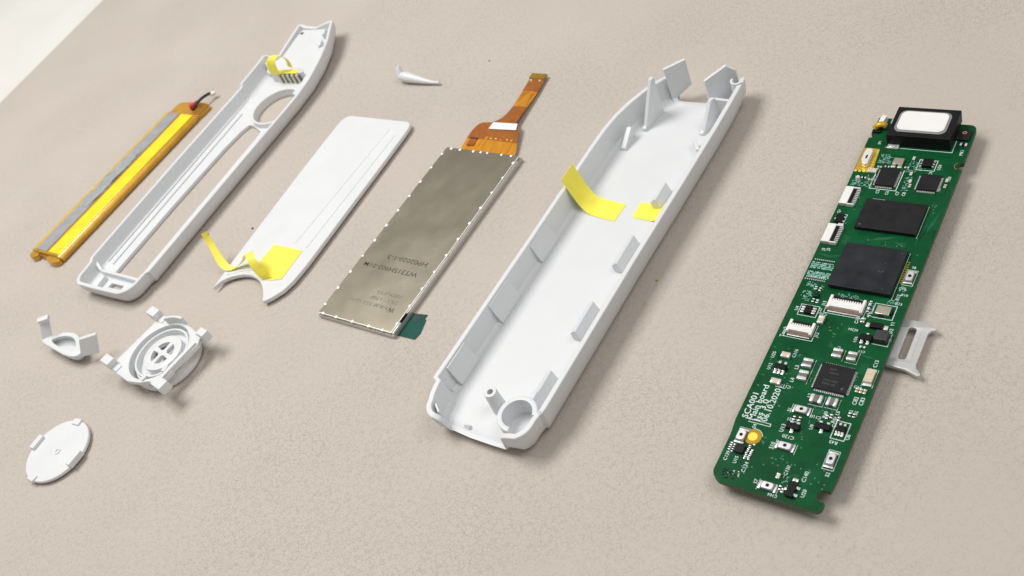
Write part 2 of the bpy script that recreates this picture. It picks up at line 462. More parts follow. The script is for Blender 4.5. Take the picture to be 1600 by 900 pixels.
def text_into(mb, body, x, y, z, h, ang, length=None, mi=0):
    """lettering of capital height h; ang 0 reads along +x; length squeezes the line"""
    vs, fs = text_tris(body)
    w = max(v[0] for v in vs) - min(v[0] for v in vs)
    sy = h / 0.70
    sx = sy if length is None else length / w
    c, s = math.cos(ang), math.sin(ang)
    mb.add([(x + c * vx * sx - s * vy * sy, y + s * vx * sx + c * vy * sy, z) for vx, vy, _ in vs], fs, mi)

def chaikin(p, n=2, closed=True):
    for _ in range(n):
        q = []
        k = len(p)
        for i in range(k if closed else k - 1):
            a, b = p[i], p[(i + 1) % k]
            q.append(tuple(.75 * u + .25 * v for u, v in zip(a, b)))
            q.append(tuple(.25 * u + .75 * v for u, v in zip(a, b)))
        p = q if closed else [p[0]] + q + [p[-1]]
    return p

def resample(p, step):
    """closed polyline of tuples resampled so that no edge is longer than step"""
    out = []
    for i in range(len(p)):
        a, b = p[i], p[(i + 1) % len(p)]
        d = math.hypot(a[0] - b[0], a[1] - b[1]); n = max(1, int(math.ceil(d / step)))
        for t in range(n):
            out.append(tuple(u + (v - u) * t / n for u, v in zip(a, b)))
    return out

def offset_in(poly, d):
    """poly counter-clockwise; move every vertex inwards by d"""
    n = len(poly); out = []
    for i in range(n):
        a, b, c = poly[i - 1], poly[i], poly[(i + 1) % n]
        t = Vector((c[0] - a[0], c[1] - a[1]))
        t.normalize()
        out.append((b[0] - t.y * d, b[1] + t.x * d))
    return out

def shell_ring(mb, outline, prof, H, zlow, lift=lambda x, y: 0.0):
    """outline: [(x, y, rim height)], prof: closed loop of (inward offset, z)"""
    n = len(outline); k = len(prof)
    xy = [(p[0], p[1]) for p in outline]
    rows = [offset_in(xy, d) for d, z in prof]
    vs = []
    for i in range(n):
        h = outline[i][2]
        for t, (d, z) in enumerate(prof):
            zz = z if z <= zlow else zlow + (z - zlow) * (h - zlow) / (H - zlow)
            x, y = rows[t][i]
            vs.append((x, y, zz + lift(x, y)))
    fs = []
    for i in range(n):
        j = (i + 1) % n
        for t in range(k):
            u = (t + 1) % k
            fs.append([i * k + t, j * k + t, j * k + u, i * k + u])
    mb.add(vs, fs)

# ------------------------------------------------------------------ the surface
EDGE_P = Vector((-142.6, 488.7)); EDGE_A = 0.804
eu = Vector((math.cos(EDGE_A), math.sin(EDGE_A))); en = Vector((eu.y, -eu.x))
mb = MB()
q = [EDGE_P + eu * -700, EDGE_P + eu * 700, EDGE_P + eu * 700 + en * 900, EDGE_P + eu * -700 + en * 900]
mb.prism([(p.x, p.y) for p in q][::-1], -2.0, 0.0)
o = mb.build('desk_mat', M['leather'], bevel=0.5)
o['kind'] = 'structure'; o['label'] = 'beige leatherette desk mat with pebbled grain'; o['category'] = 'desk mat'
mb = MB()
mb.box(-2500, 2500, -2000, 3500, -30, -2.02)
o = mb.build('table_top', M['desk'], bevel=2)
o['kind'] = 'structure'; o['label'] = 'cream white table top beyond the edge of the mat'; o['category'] = 'table top'

# ------------------------------------------------------------------ back case (open tray)
def build_case():
    t = thing('back_case', 'long deep open white plastic case half with wall clips and two yellow tapes inside', 'case half', (16.406, 176.861), 0.665)
    H = 8.5
    def seg(a, b, n): return [tuple(u + (v - u) * i / n for u, v in zip(a, b)) for i in range(n)]
    P = []
    # counter-clockwise from the bottom edge: (x, y, rim height)
    P += [(-2.6, -52.8, 2.6), (2, -53.0, 2.2), (8, -53.0, 2.2), (12.0, -52.9, 2.2), (12.7, -53.0, 7.2), (14.0, -52.8, 7.7)]
    P += [(x, y, 7.9) for x, y in arc(13.6, -48.2, 5.0, -58, -6, 8)]
    P += [(18.65, -46.6, 7.9), (18.8, -45.5, 7.9), (19.55, -44.9, H), (19.7, -43.6, H), (19.75, -30, H), (19.85, 0, H), (20.3, 25, H), (20.5, 45, H),
          (20.4, 55, H), (20.1, 61, 8.2), (19.5, 66.2, 7.6), (18.6, 67.6, 7.2), (16.6, 68.0, 3.0), (13.0, 66.5, 2.0), (9.0, 62.6, 1.75), (8.2, 62.2, 1.7), (3, 62.2, 1.7), (0.2, 62.4, 1.75),
          (-0.9, 63.8, 3.0), (-2.2, 65.4, 7.6), (-3.3, 64.6, 8.4), (-5.2, 62.0, H), (-7.1, 58.8, H), (-9.3, 53.2, H), (-10.8, 47.5, H), (-11.5, 42.0, H), (-11.7, 34.0, H),
          (-11.65, 20, H), (-11.6, 0, H), (-11.75, -25, H), (-11.85, -43.4, H), (-11.75, -44.6, H), (-10.85, -45.0, 8.0), (-10.75, -46.2, 8.0), (-10.4, -48.4, 7.8)]
    P += [(x, y, 7.5) for x, y in arc(-5.7, -49.2, 4.4, 186, 262, 8)]
    P += [(-4.9, -53.5, 7.0), (-4.1, -53.4, 6.2), (-3.6, -53.0, 2.8)]
    pts = resample(P, 1.6)
    prof = [(0.0, H - .15), (0.15, H), (1.15, H), (1.3, H - .15), (1.5, 4.2), (1.9, 2.5), (2.9, 1.75), (4.4, 1.6), (4.4, 0.12), (3.6, 0.12), (2.4, 0.45), (1.3, 1.5), (0.55, 3.2), (0.15, 5.8)]
    mb = MB(); shell_ring(mb, pts, prof, H, 1.6)
    mb.build('wall', M['white'], t)
    fl = [(-3.5, -51.2), (12.2, -51.2), (14.0, -48.5), (15.4, -44), (15.9, -30), (16.2, 0), (16.6, 25), (16.8, 45), (16.4, 58), (15.2, 63.0), (11.0, 60.6), (8.6, 60.2), (0.6, 60.2), (-2.0, 59.8), (-5.6, 52.6), (-7.4, 45), (-7.9, 34), (-7.9, 0), (-8.0, -25), (-8.0, -43), (-7.2, -48), (-5.6, -50.6)]
    link('floor_panel', curve_mesh('floor_panel', [fl], 0.2, 1.575, [M['white']]), t)
    # wall clips, left side: slabs leaning on the inner wall
    for y0, y1 in ((-41.0, -33.2), (-21.8, -12.8), (-1.6, 7.0)):
        mb = MB()
        mb.extr([(-10.6, 8.0), (-10.1, 7.95), (-9.3, 4.6), (-8.45, 2.3), (-8.5, 1.65), (-9.6, 2.2), (-10.2, 4.2)], 'y', y0, y1)
        mb.build('wall_clip', M['white'], t, bevel=0.12)
    mb = MB(); mb.box(-8.15, -7.75, -45, 36, 1.5, 1.78); mb.build('floor_rail', M['white'], t, bevel=0.1)
    # clips, right side: upright hooks with a sloping face
    for y0, y1, k in ((-41.0, -32.5, 1), (-21.2, -11.8, 0), (0.2, 9.8, 0), (22.0, 28.4, 0)):
        mb = MB()
        mb.extr([(11.7, 1.5), (11.5, 3.7), (12.9, 5.0), (13.3, 4.8), (14.3, 1.5)], 'y', y0, y1)
        if k: mb.extr([(12.2, 1.6), (12.2, 5.6), (13.4, 5.4), (14.9, 1.6)], 'y', y0 - 0.5, y0 + 2.2)
        mb.build('wall_clip', M['white'], t, bevel=0.12)
    # screw boss
    mb = MB()
    mb.lathe(4.3, -43.6, [(0.72, 8.1), (1.45, 8.1), (1.55, 7.9), (1.85, 1.55), (0.72, 1.55)], 28)
    mb.cyl(4.3, -43.6, 0.73, 0.73, 1.6, 4.5, 20)
    mb.build('screw_boss', M['white'], t)
    # round cup in the corner
    mb = MB()
    mb.lathe(12.6, -46.0, [(3.55, 6.6), (4.6, 6.6), (4.75, 6.4), (4.85, 1.55), (3.45, 1.55)], 44, a0=math.radians(12), a1=math.radians(12 + 262))
    mb.build('round_cup', M['white'], t, bevel=0.08)
    mb = MB(); mb.wall((12.2, -50.3), (14.1, -51.0), 0.9, 1.5, 4.0, 1.5, 5.8)
    mb.build('cup_rib', M['white'], t, bevel=0.1)
    # hook in the left corner and small locating pips along the open end
    mb = MB(); mb.wall((-8.5, -49.6), (-6.2, -51.4), 0.5, 4.2, 6.6)
    mb.build('corner_hook', M['white'], t, bevel=0.1)
    for x in (-0.6, 9.9):
        mb = MB(); mb.extr([(-51.6, 1.5), (-50.7, 2.8), (-49.8, 1.5)], 'x', x - 0.5, x + 0.9)
        mb.build('end_pip', M['white'], t, bevel=0.1)
    # nib end: fins and nose plates
    mb = MB()
    for a, b, z1, th in (((-4.2, 49.2), (-2.4, 57.6), 13.2, 1.1),):
        d = Vector((b[0] - a[0], b[1] - a[1])); n = Vector((-d.y, d.x)).normalized() * th / 2
        sec = [(0, 1.5), (1.0, 1.5), (1.0, 13.8), (0.86, 13.8), (0.10, 2.8), (0, 2.6)]
        vs = []
        for sg in (-1, 1):
            vs += [(a[0] + d.x * s + sg * n.x, a[1] + d.y * s + sg * n.y, z) for s, z in sec]
        k = len(sec)
        mb.add(vs, [list(range(k)), list(range(k, 2 * k))[::-1]] + [[i, (i + 1) % k, k + (i + 1) % k, k + i] for i in range(k)])
    mb.build('tall_fin', M['white'], t, bevel=0.12)
    mb = MB()
    a, b = (12.9, 49.6), (14.6, 57.0)
    d = Vector((b[0] - a[0], b[1] - a[1])); n = Vector((-d.y, d.x)).normalized() * .55
    sec = [(0, 1.5), (1.0, 1.5), (1.0, 8.6), (0.80, 8.9), (0.12, 2.6), (0, 2.4)]
    vs = []
    for sg in (-1, 1): vs += [(a[0] + d.x * s + sg * n.x, a[1] + d.y * s + sg * n.y, z) for s, z in sec]
    k = len(sec)
    mb.add(vs, [list(range(k)), list(range(k, 2 * k))[::-1]] + [[i, (i + 1) % k, k + (i + 1) % k, k + i] for i in range(k)])
    mb.wall((14.6, 57.0), (19.4, 57.4), 0.9, 1.5, 8.2, 3.0, 7.6)
    mb.build('short_fin', M['white'], t, bevel=0.12)
    mb = MB()
    mb.wall((-1.9, 62.6), (3.0, 66.6), 1.0, 1.3, 12.4, 4.6, 13.0)
    mb.build('nose_plate', M['white'], t, bevel=0.18)
    mb = MB(); mb.box(-1.2, 0.0, 63.2, 63.9, 1.4, 8.6, ang=.6)
    mb.build('nose_rib', M['white'], t, bevel=0.12)
    mb = MB()
    mb.wall((10.3, 61.4), (14.6, 66.9), 1.0, 1.3, 10.2, 2.0, 11.4)
    mb.wall((14.5, 66.8), (16.8, 67.6), 1.0, 2.0, 11.4, 2.4, 9.4)
    mb.build('nose_plate', M['white'], t, bevel=0.18)
    mb = MB()
    mb.lathe(18.0, 64.6, [(1.2, 8.3), (1.8, 8.3), (1.8, 3.0), (1.2, 3.0)], 20, a0=PI * .9, a1=PI * 1.9)
    mb.build('nose_clip', M['white'], t)
    # small ribs behind the fins
    mb = MB(); mb.extr([(40.9, 1.5), (47.0, 1.5), (47.0, 5.0), (46.4, 5.2), (41.1, 2.5)], 'x', -7.3, -5.9)
    mb.build('wall_rib', M['white'], t, bevel=0.08)
    mb = MB(); mb.wall((12.9, 45.6), (15.8, 42.0), 0.9, 1.5, 4.4, 1.5, 4.0)
    mb.build('wall_rib', M['white'], t, bevel=0.12)
    # tapes
    mb = MB()
    path = [(3.7, 18.9, 1.66), (0, 19.2, 1.68), (-3.6, 19.6, 1.72), (-5.4, 20.0, 2.0), (-6.9, 20.6, 2.8), (-8.1, 21.0, 4.2), (-9.0, 21.3, 6.0), (-9.9, 21.5, 8.2), (-10.6, 21.7, 10.2), (-10.9, 21.8, 11.2)]
    path = chaikin(path, 2, False)
    mb.ribbon(path, [(0.3 * max(0, 1 - i / 12), 6.2, 0) for i in range(len(path))], 0.1)
    mb.build('yellow_tape', M['tape'], t, smooth=50, label='yellow tape strip climbing over the case wall')
    mb = MB()
    path = chaikin([(7.6, 20.7, 1.66), (11, 20.6, 1.67), (13.4, 20.4, 1.75), (14.6, 20.3, 2.3), (15.6, 20.3, 3.6)], 2, False)
    mb.ribbon(path, [(0, 5.5, 0)] * len(path), 0.1)
    mb.build('yellow_tape', M['tape'], t, smooth=50, label='short yellow tape piece flat on the case floor')
build_case()

# ------------------------------------------------------------------ front frame (open bezel)
def build_front():
    t = thing('front_frame', 'slender white plastic frame with long window slot, round hole and small yellow tape loop', 'frame', (-73.047, 312.011), 0.74)
    H = 6.0
    P = [(0, -61.6, 5.9), (5, -61.8, 5.9), (10.9, -61.9, 5.9)]
    P += [(x, y, 5.9) for x, y in arc(14.6, -56.2, 5.8, -85, -5, 9)]
    P += [(20.5, -54.2, 5.9), (20.7, -52.6, 5.9), (21.7, -51.8, H), (21.8, -50, H), (22.1, -20, H), (22.5, 5, H), (22.9, 22, H), (23.0, 31, H), (22.7, 40, 6.3), (20.9, 50.5, 6.6), (17.9, 60.4, 6.6),
          (14.2, 68.0, 6.3), (11.6, 72.6, 5.6), (9.6, 73.4, 5.0), (7.6, 73.2, 4.6), (1.0, 72.6, 3.0), (-3.6, 72.8, 3.4), (-6.4, 73.0, 4.2), (-7.4, 72.0, 4.4), (-7.2, 66, 4.4), (-6.9, 60, 4.2), (-6.7, 56.2, 4.0), (-7.4, 54.6, 4.4), (-9.6, 53.4, 6.4), (-10.4, 52.4, 6.8), (-10.5, 50.6, 6.8), (-10.4, 38, 6.8),
          (-10.4, 36.4, 6.8), (-10.0, 35.6, H), (-10.3, 20, H), (-10.5, 0, H), (-10.5, -30, H), (-10.3, -49.6, H), (-9.9, -51.2, H), (-9.1, -52.2, 5.9)]
    P += [(x, y, 5.9) for x, y in arc(-4.2, -56.8, 4.6, 172, 258, 8)]
    pts = resample(P, 1.6)
    lift = lambda x, y: 0.0011 * max(0, y - 28) ** 2
    prof = [(0.0, H - .15), (0.15, H), (1.05, H), (1.2, H - .15), (1.5, 3.2), (2.1, 2.0), (3.2, 1.5), (4.2, 1.3), (4.2, 0.1), (2.6, 0.1), (1.4, 0.7), (0.5, 2.0), (0.1, 4.0)]
    mb = MB(); shell_ring(mb, pts, prof, H, 1.3, lift)
    mb.build('wall', M['white'], t)
    fl = offset_in([(p[0], p[1]) for p in pts], 3.9)
    fl = [p for i, p in enumerate(fl) if i % 2 == 0]
    slot = [(-0.6, -51.6), (12.2, -52.4), (12.4, -20), (12.6, 14), (12.2, 17.4), (6.2, 20.2), (3.6, 20.4), (2.2, 17.0), (1.0, 8), (-0.2, -20)]
    hole = arc(11.8, 29.2, 9.0, 0, 351, 40)
    small = [(1.7, -57.6), (8.6, -58.0), (8.6, -55.9), (2.2, -55.7)]
    low = [p for p in fl if p[1] < 44]
    me = curve_mesh('face_panel', [fl, slot, hole, small], 0.13, 1.27, [M['white']])
    # follow the rising nib
    for v in me.vertices: v.co.z += lift(0, v.co.y / S) * S
    link('face_panel', me, t)
    mb = MB()
    mb.lathe(11.8, 29.2, [(9.0, 0.2), (10.2, 1.2), (10.0, 3.0), (9.2, 3.0)], 56)
    mb.build('hole_collar', M['white'], t)
    # ledge along the window and divider wall at the lower end
    mb = MB(); mb.wall((-9.0, -50.6), (-4.6, -52.8), 1.0, 1.2, 4.4, 1.2, 3.4); mb.wall((-4.8, -52.7), (17.6, -53.9), 1.0, 1.2, 3.2, 1.2, 3.2)
    mb.build('divider', M['white'], t, bevel=0.12)
    mb = MB(); mb.wall((-1.0, -60.6), (-1.6, -54.4), 0.8, 1.2, 3.0)
    mb.build('divider_rib', M['white'], t, bevel=0.12)
    mb = MB()
    mb.box(-5.2, -4.4, -48.5, 26, 1.25, 1.75)
    mb.build('inner_ledge', M['white'], t, bevel=0.15)
    mb = MB(); mb.box(-7.9, -7.2, -48, 34, 1.3, 2.0)
    mb.build('inner_rail', M['white'], t, bevel=0.15)
    # upper compartment: slatted cross wall, thick inner wall
    lz = lift(0, 44)
    mb = MB(); mb.wall((-1.6, 44.6), (14.6, 45.2), 1.2, 1.2, 5.2 + lz)
    w = mb.build('cross_wall', M['white'], t, bevel=0.12)
    mb = MB(); mb.box(2.6, 13.4, 43.75, 44.1, 1.8, 4.6 + lz)  # dark strip stands in for the shade inside the slots
    mb.build('slot_shade_strip', M['recessshade'], t)
    for i in range(5):
        mb = MB(); mb.box(2.7 + i * 2.35, 3.6 + i * 2.35, 43.2, 44.2, 1.5, 5.0 + lz)
        mb.build('slat', M['slat'], t, bevel=0.08)
    mb = MB(); mb.wall((-8.9, 50.8), (-1.6, 44.7), 1.0, 1.5, 5.6, 1.5, 5.4)
    mb.build('corner_wall', M['white'], t, bevel=0.12)
    mb = MB()
    iw = [(18.4, 33.4), (21.6, 32.2), (21.3, 40), (19.5, 49.6), (16.6, 59.0), (14.6, 58.4), (17.0, 48.5), (18.3, 40)]
    mb.prism(iw, 1.5, 5.2)
    o = mb.build('inner_wall', M['white'], t, bevel=0.2)
    for v in o.data.vertices: v.co.z += lift(0, v.co.y / S) * S
    mb = MB()
    tp = [(-7.2, 47.2), (-1.6, 45.4), (14.4, 45.8), (16.6, 48.6), (14.8, 57.5), (11.5, 66.0), (8.4, 70.6), (-4.6, 70.4), (-5.0, 66), (-4.8, 56), (-7.6, 52.5)]
    me = curve_mesh('nib_floor', [resample(tp, 2.5)], 2.2, 3.3, [M['white']])
    for v in me.vertices: v.co.z += lift(0, v.co.y / S) * S
    link('nib_floor', me, t)
    for x, y in ((13.2, 60.5), (11.0, 66.5)):
        mb = MB(); mb.box(x - .5, x + .5, y - 1.6, y + 1.6, 3, 5.6, ang=.32)
        o = mb.build('nib_rib', M['white'], t, bevel=0.15)
        for v in o.data.vertices: v.co.z += lift(0, v.co.y / S) * S
    mb = MB(); mb.cyl(-3.4, 68.6, 0.7, 0.7, 3.2 + lift(0, 70), 3.36 + lift(0, 70), 14)  # dark disc on the floor stands in for a shaded hole
    mb.build('nib_hole_shade', M['recessshade'], t)
    # yellow tape loop standing on the cross wall
    mb = MB()
    pa = [(2.9, 43.4, 5.6, 4.6, .4, 0), (2.8, 43.2, 7.4, 4.6, .4, 0), (2.9, 43.4, 9.6, 4.6, .3, 0), (3.5, 44.0, 11.6, 4.4, 0, 0), (4.8, 45.2, 12.5, 4.0, -.5, 0), (6.4, 46.4, 12.0, 3.6, -.9, 0), (7.6, 47.2, 10.2, 3.3, -1.2, 0), (7.9, 47.3, 8.2, 3.2, -1.2, 0), (7.8, 46.8, 6.4, 3.2, -1.0, 0)]
    pw = chaikin(pa, 2, False)
    mb.ribbon([p[:3] for p in pw], [p[3:] for p in pw], 0.1)
    mb.build('yellow_tape', M['tape'], t, smooth=60, label='yellow tape curled into a loop')
    mb = MB(); mb.ribbon([(1.0, 44.6, 5.55 + lz), (3.2, 44.8, 5.5 + lz), (12.4, 45.2, 5.3 + lz)], [(0, 2.2, 0)] * 3, 0.1)
    mb.build('yellow_tape', M['tape'], t, label='yellow tape end stuck on the cross wall')
M['recessshade'] = mat('recess_shade', (0.10, 0.095, 0.075), 0.7)  # shade of slots and hole put into a dark colour
M['slat'] = mat('ivory_slat', (0.70, 0.67, 0.55), 0.5)
build_front()

# ------------------------------------------------------------------ screen cover plate
def build_plate():
    t = thing('cover_plate', 'flat white plastic cover plate with curved notch and peeled yellow tape at one end', 'cover plate', (-44.834, 257.734), 0.74)
    P = [(-11.4, -35.6), (-10.4, -33.2)]
    P += chaikin([(-10.2, -32.6), (-8.0, -30.6), (-4.2, -29.0), (-0.6, -28.6), (3.6, -29.6), (7.0, -31.8), (9.6, -34.6), (11.0, -36.8)], 1, False)
    P += [(11.8, -36.8), (13.6, -35.2), (15.9, -32.0), (17.0, -28.5), (17.7, -22), (18.0, -10), (18.3, 5), (18.7, 20), (18.9, 34)]
    P += arc(15.6, 37.0, 3.2, 0, 88, 6)
    P += [(2, 41.2)] + arc(-8.8, 38.6, 3.5, 92, 178, 6)
    P += [(-12.5, 26), (-12.4, 6), (-12.1, -12), (-11.8, -26)]
    mb = MB(); mb.prism(P, 0.7, 2.2)
    mb.build('panel', M['bright'], t, bevel=0.62, seg=3, smooth=50)
    mb = MB(); mb.prism([(-9.6, -27), (2, -26.4), (13, -30.0), (15.6, -22), (16.4, 10), (16.6, 36), (14, 38.6), (-8, 39.4), (-10.4, 36), (-10.2, 0)], 0.0, 0.75)
    mb.build('under_frame', M['bright'], t)
    mb = MB(); mb.prism([(7.4, -14.9), (7.75, -14.9), (11.6, 36.4), (11.25, 36.4)], 2.1, 2.32)
    mb.build('guide_ridge', M['bright'], t, bevel=0.06)
    mb = MB(); mb.prism([(12.9, -16), (13.25, -16), (15.6, 33.4), (15.25, 33.4)], 2.1, 2.34)
    mb.build('guide_ridge', M['bright'], t, bevel=0.06)
    mb = MB(); mb.prism([(-9.6, -29.6), (-8.0, -28.8), (-3.8, -26.9), (0.6, -26.4), (0.6, -26.9), (-3.9, -27.5), (-8.2, -29.4), (-9.6, -30.2)], 2.1, 2.36)
    mb.build('edge_ridge', M['bright'], t, bevel=0.06)
    mb = MB(); mb.prism([(0.0, -16.4), (12.6, -17.2), (12.4, -28.3), (9.2, -29.4), (6.2, -29.6), (-0.7, -23.6)], 2.26, 2.36)
    mb.build('yellow_tape', M['tape'], t, label='wide yellow tape patch stuck flat on the plate')
    mb = MB()
    pa = [(7.4, -29.0, 2.5), (6.6, -29.4, 3.4), (5.4, -28.8, 5.2), (4.2, -28.0, 7.2), (2.9, -26.9, 8.3), (1.3, -25.6, 8.5), (-0.9, -24.6, 7.4), (-3.6, -24.9, 5.0), (-6.2, -26.2, 3.2), (-8.0, -27.4, 2.6), (-9.6, -28.0, 2.7),
          (-11.4, -27.8, 3.2), (-13.6, -26.8, 4.2), (-16.2, -25.0, 5.6), (-18.4, -23.4, 7.0), (-19.8, -22.4, 8.6), (-20.4, -21.8, 10.6)]
    wd = [(2.9, 1.0, 0)] * 5 + [(2.6, 1.4, 0), (2.0, 2.2, 0.3), (1.4, 2.6, .4), (1.2, 2.6, 0.2), (1.6, 2.2, 0), (2.0, 1.9, 0), (2.2, 1.8, 0.2), (2.2, 1.6, .6), (2.1, 1.3, 1.0), (2.0, 1.2, 1.0), (1.9, 1.1, .6), (1.8, 1.0, .3)]
    pw = chaikin([a + b for a, b in zip(pa, wd)], 2, False)
    mb.ribbon([p[:3] for p in pw], [p[3:] for p in pw], 0.1)
    mb.build('yellow_tape', M['tape'], t, smooth=60, label='narrow yellow tape strip peeled up and curled')
    mb = MB(); mb.ribbon([(-20.05, -22.1, 9.3), (-20.2, -21.95, 9.75)], [(2.0, 1.2, 0.5)] * 2, 0.16)
    mb.build('tape_mark', M['speck'], t)
build_plate()

# ------------------------------------------------------------------ battery
def build_battery():
    t = thing('battery', 'slim battery wrapped in amber film with grey foil strip and red and black wires', 'battery', (-111.02, 333.71), 0.68)
    mb = MB()
    mb.extr([(-5.9, 0.2), (-6.2, 0.8), (-6.1, 2.0), (-5.6, 2.75), (-4.8, 3.0), (4.0, 3.1), (6.0, 3.25), (10.8, 3.1), (12.0, 2.5), (12.7, 1.4), (12.4, 0.3), (11.6, 0.0), (-5.2, 0.0)], 'y', -36.4, 37.5)
    mb.build('cell', M['kapton'], t, bevel=0.25, smooth=40)
    mb = MB(); n = 24
    vs = []
    for i in range(n + 1):
        y = -35.6 + 72.4 * i / n
        dx = 0.12 * math.sin(i * 1.3)
        vs += [(-3.6 + dx, y, 3.18), (0.0, y, 3.20 + 0.03 * math.sin(i)), (3.3 + dx, y, 3.22)]
    fs = []
    for i in range(n):
        fs += [[3 * i, 3 * i + 1, 3 * i + 4, 3 * i + 3], [3 * i + 1, 3 * i + 2, 3 * i + 5, 3 * i + 4]]
    mb.add(vs, fs)
    mb.build('foil_strip', M['foil'], t, label='dull grey foil strip along the top')
    mb = MB(); vs = []; n, k = 30, 6
    for i in range(n + 1):
        y = -14.5 + 30.5 * i / n
        for j in range(k + 1):
            s = j / k
            e = min(1, min(i, n - i) / 5)
            x = -3.4 + 6.4 * s + (1 - e) * (1.6 if s < .5 else -1.6) * (0.4 + 0.6 * R.random())
            vs.append((x, y, 3.26 + 0.22 * e * R.random() + 0.25 * max(0, math.sin(i * .5 + j * 1.1)) * e))
    fs = [[i * (k + 1) + j, i * (k + 1) + j + 1, (i + 1) * (k + 1) + j + 1, (i + 1) * (k + 1) + j] for i in range(n) for j in range(k)]
    mb.add(vs, fs)
    mb.build('crumpled_film', M['foilwrinkle'], t, smooth=20, label='crumpled shiny film on the foil strip')
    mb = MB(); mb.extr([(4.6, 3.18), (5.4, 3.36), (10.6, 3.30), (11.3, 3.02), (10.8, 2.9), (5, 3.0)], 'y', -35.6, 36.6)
    mb.build('film_sheen_strip', M['kaptonsheen'], t, bevel=0.05, label='film band along the top edge with its bright yellow sheen painted in')
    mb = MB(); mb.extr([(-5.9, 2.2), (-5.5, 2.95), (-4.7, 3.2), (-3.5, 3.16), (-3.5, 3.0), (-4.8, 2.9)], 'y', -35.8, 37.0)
    mb.build('film_edge', M['kaptonedgelit'], t, bevel=0.04, label='amber film edge beside the foil strip')
    # lower end: two folded film lobes and a dark gap
    for x0, x1 in ((-6.2, -1.2), (4.4, 12.4)):
        mb = MB(); n = 6
        mb.prism(chaikin([(x0, -36.0), (x1, -36.0), (x1 - .3, -38.4), ((x0 + x1) / 2, -39.2), (x0 + .3, -38.3)], 2), 0.05, 2.2)
        mb.build('film_fold', M['kapton'], t, bevel=0.3)
    mb = MB(); mb.box(-1.4, 4.6, -37.2, -36.2, 0.1, 1.8)
    mb.build('end_gap', M['kaptondark'], t, bevel=0.2)
    # upper end: folded film over the protection board
    mb = MB(); mb.prism(chaikin([(-5.6, 37.0), (12.2, 37.0), (12.8, 39.5), (13.0, 44.0), (11.0, 45.4), (-3.6, 44.6), (-5.6, 43.4)], 1), 0.05, 2.0)
    mb.build('protection_board', M['kapton'], t, bevel=0.35)
    mb = MB(); mb.prism([(7.0, 38.0), (12.6, 38.2), (12.9, 44.0), (8.8, 45.0)], 1.7, 2.25)
    mb.build('folded_film', M['kaptondark'], t, bevel=0.2)
    mb = MB(); mb.tube(chaikin([(6.6, 40.6, 2.2), (6.6, 41.8, 3.2), (6.9, 43.2, 3.4), (7.3, 44.6, 3.0)], 2, False), 0.62, 10)
    mb.cyl(6.6, 41.4, 1.4, 1.1, 1.9, 3.9, 14)
    mb.build('red_wire', M['red'], t)
    mb = MB(); mb.tube(chaikin([(7.6, 40.2, 2.2), (7.8, 42.0, 3.2), (8.2, 45.2, 3.6), (8.5, 48.2, 3.2), (8.8, 49.8, 2.7)], 2, False), 0.55, 10)
    mb.cyl(7.6, 40.6, 0.9, 0.6, 1.9, 3.0, 12)
    mb.build('black_wire', M['blackwire'], t)
    mb = MB(); mb.prism([(8.0, 49.4), (9.4, 49.1), (10.2, 49.8), (10.9, 50.6), (10.4, 51.1), (8.4, 51.2)], 1.4, 2.8)
    mb.build('wire_connector', M['conn'], t, bevel=0.35)
build_battery()

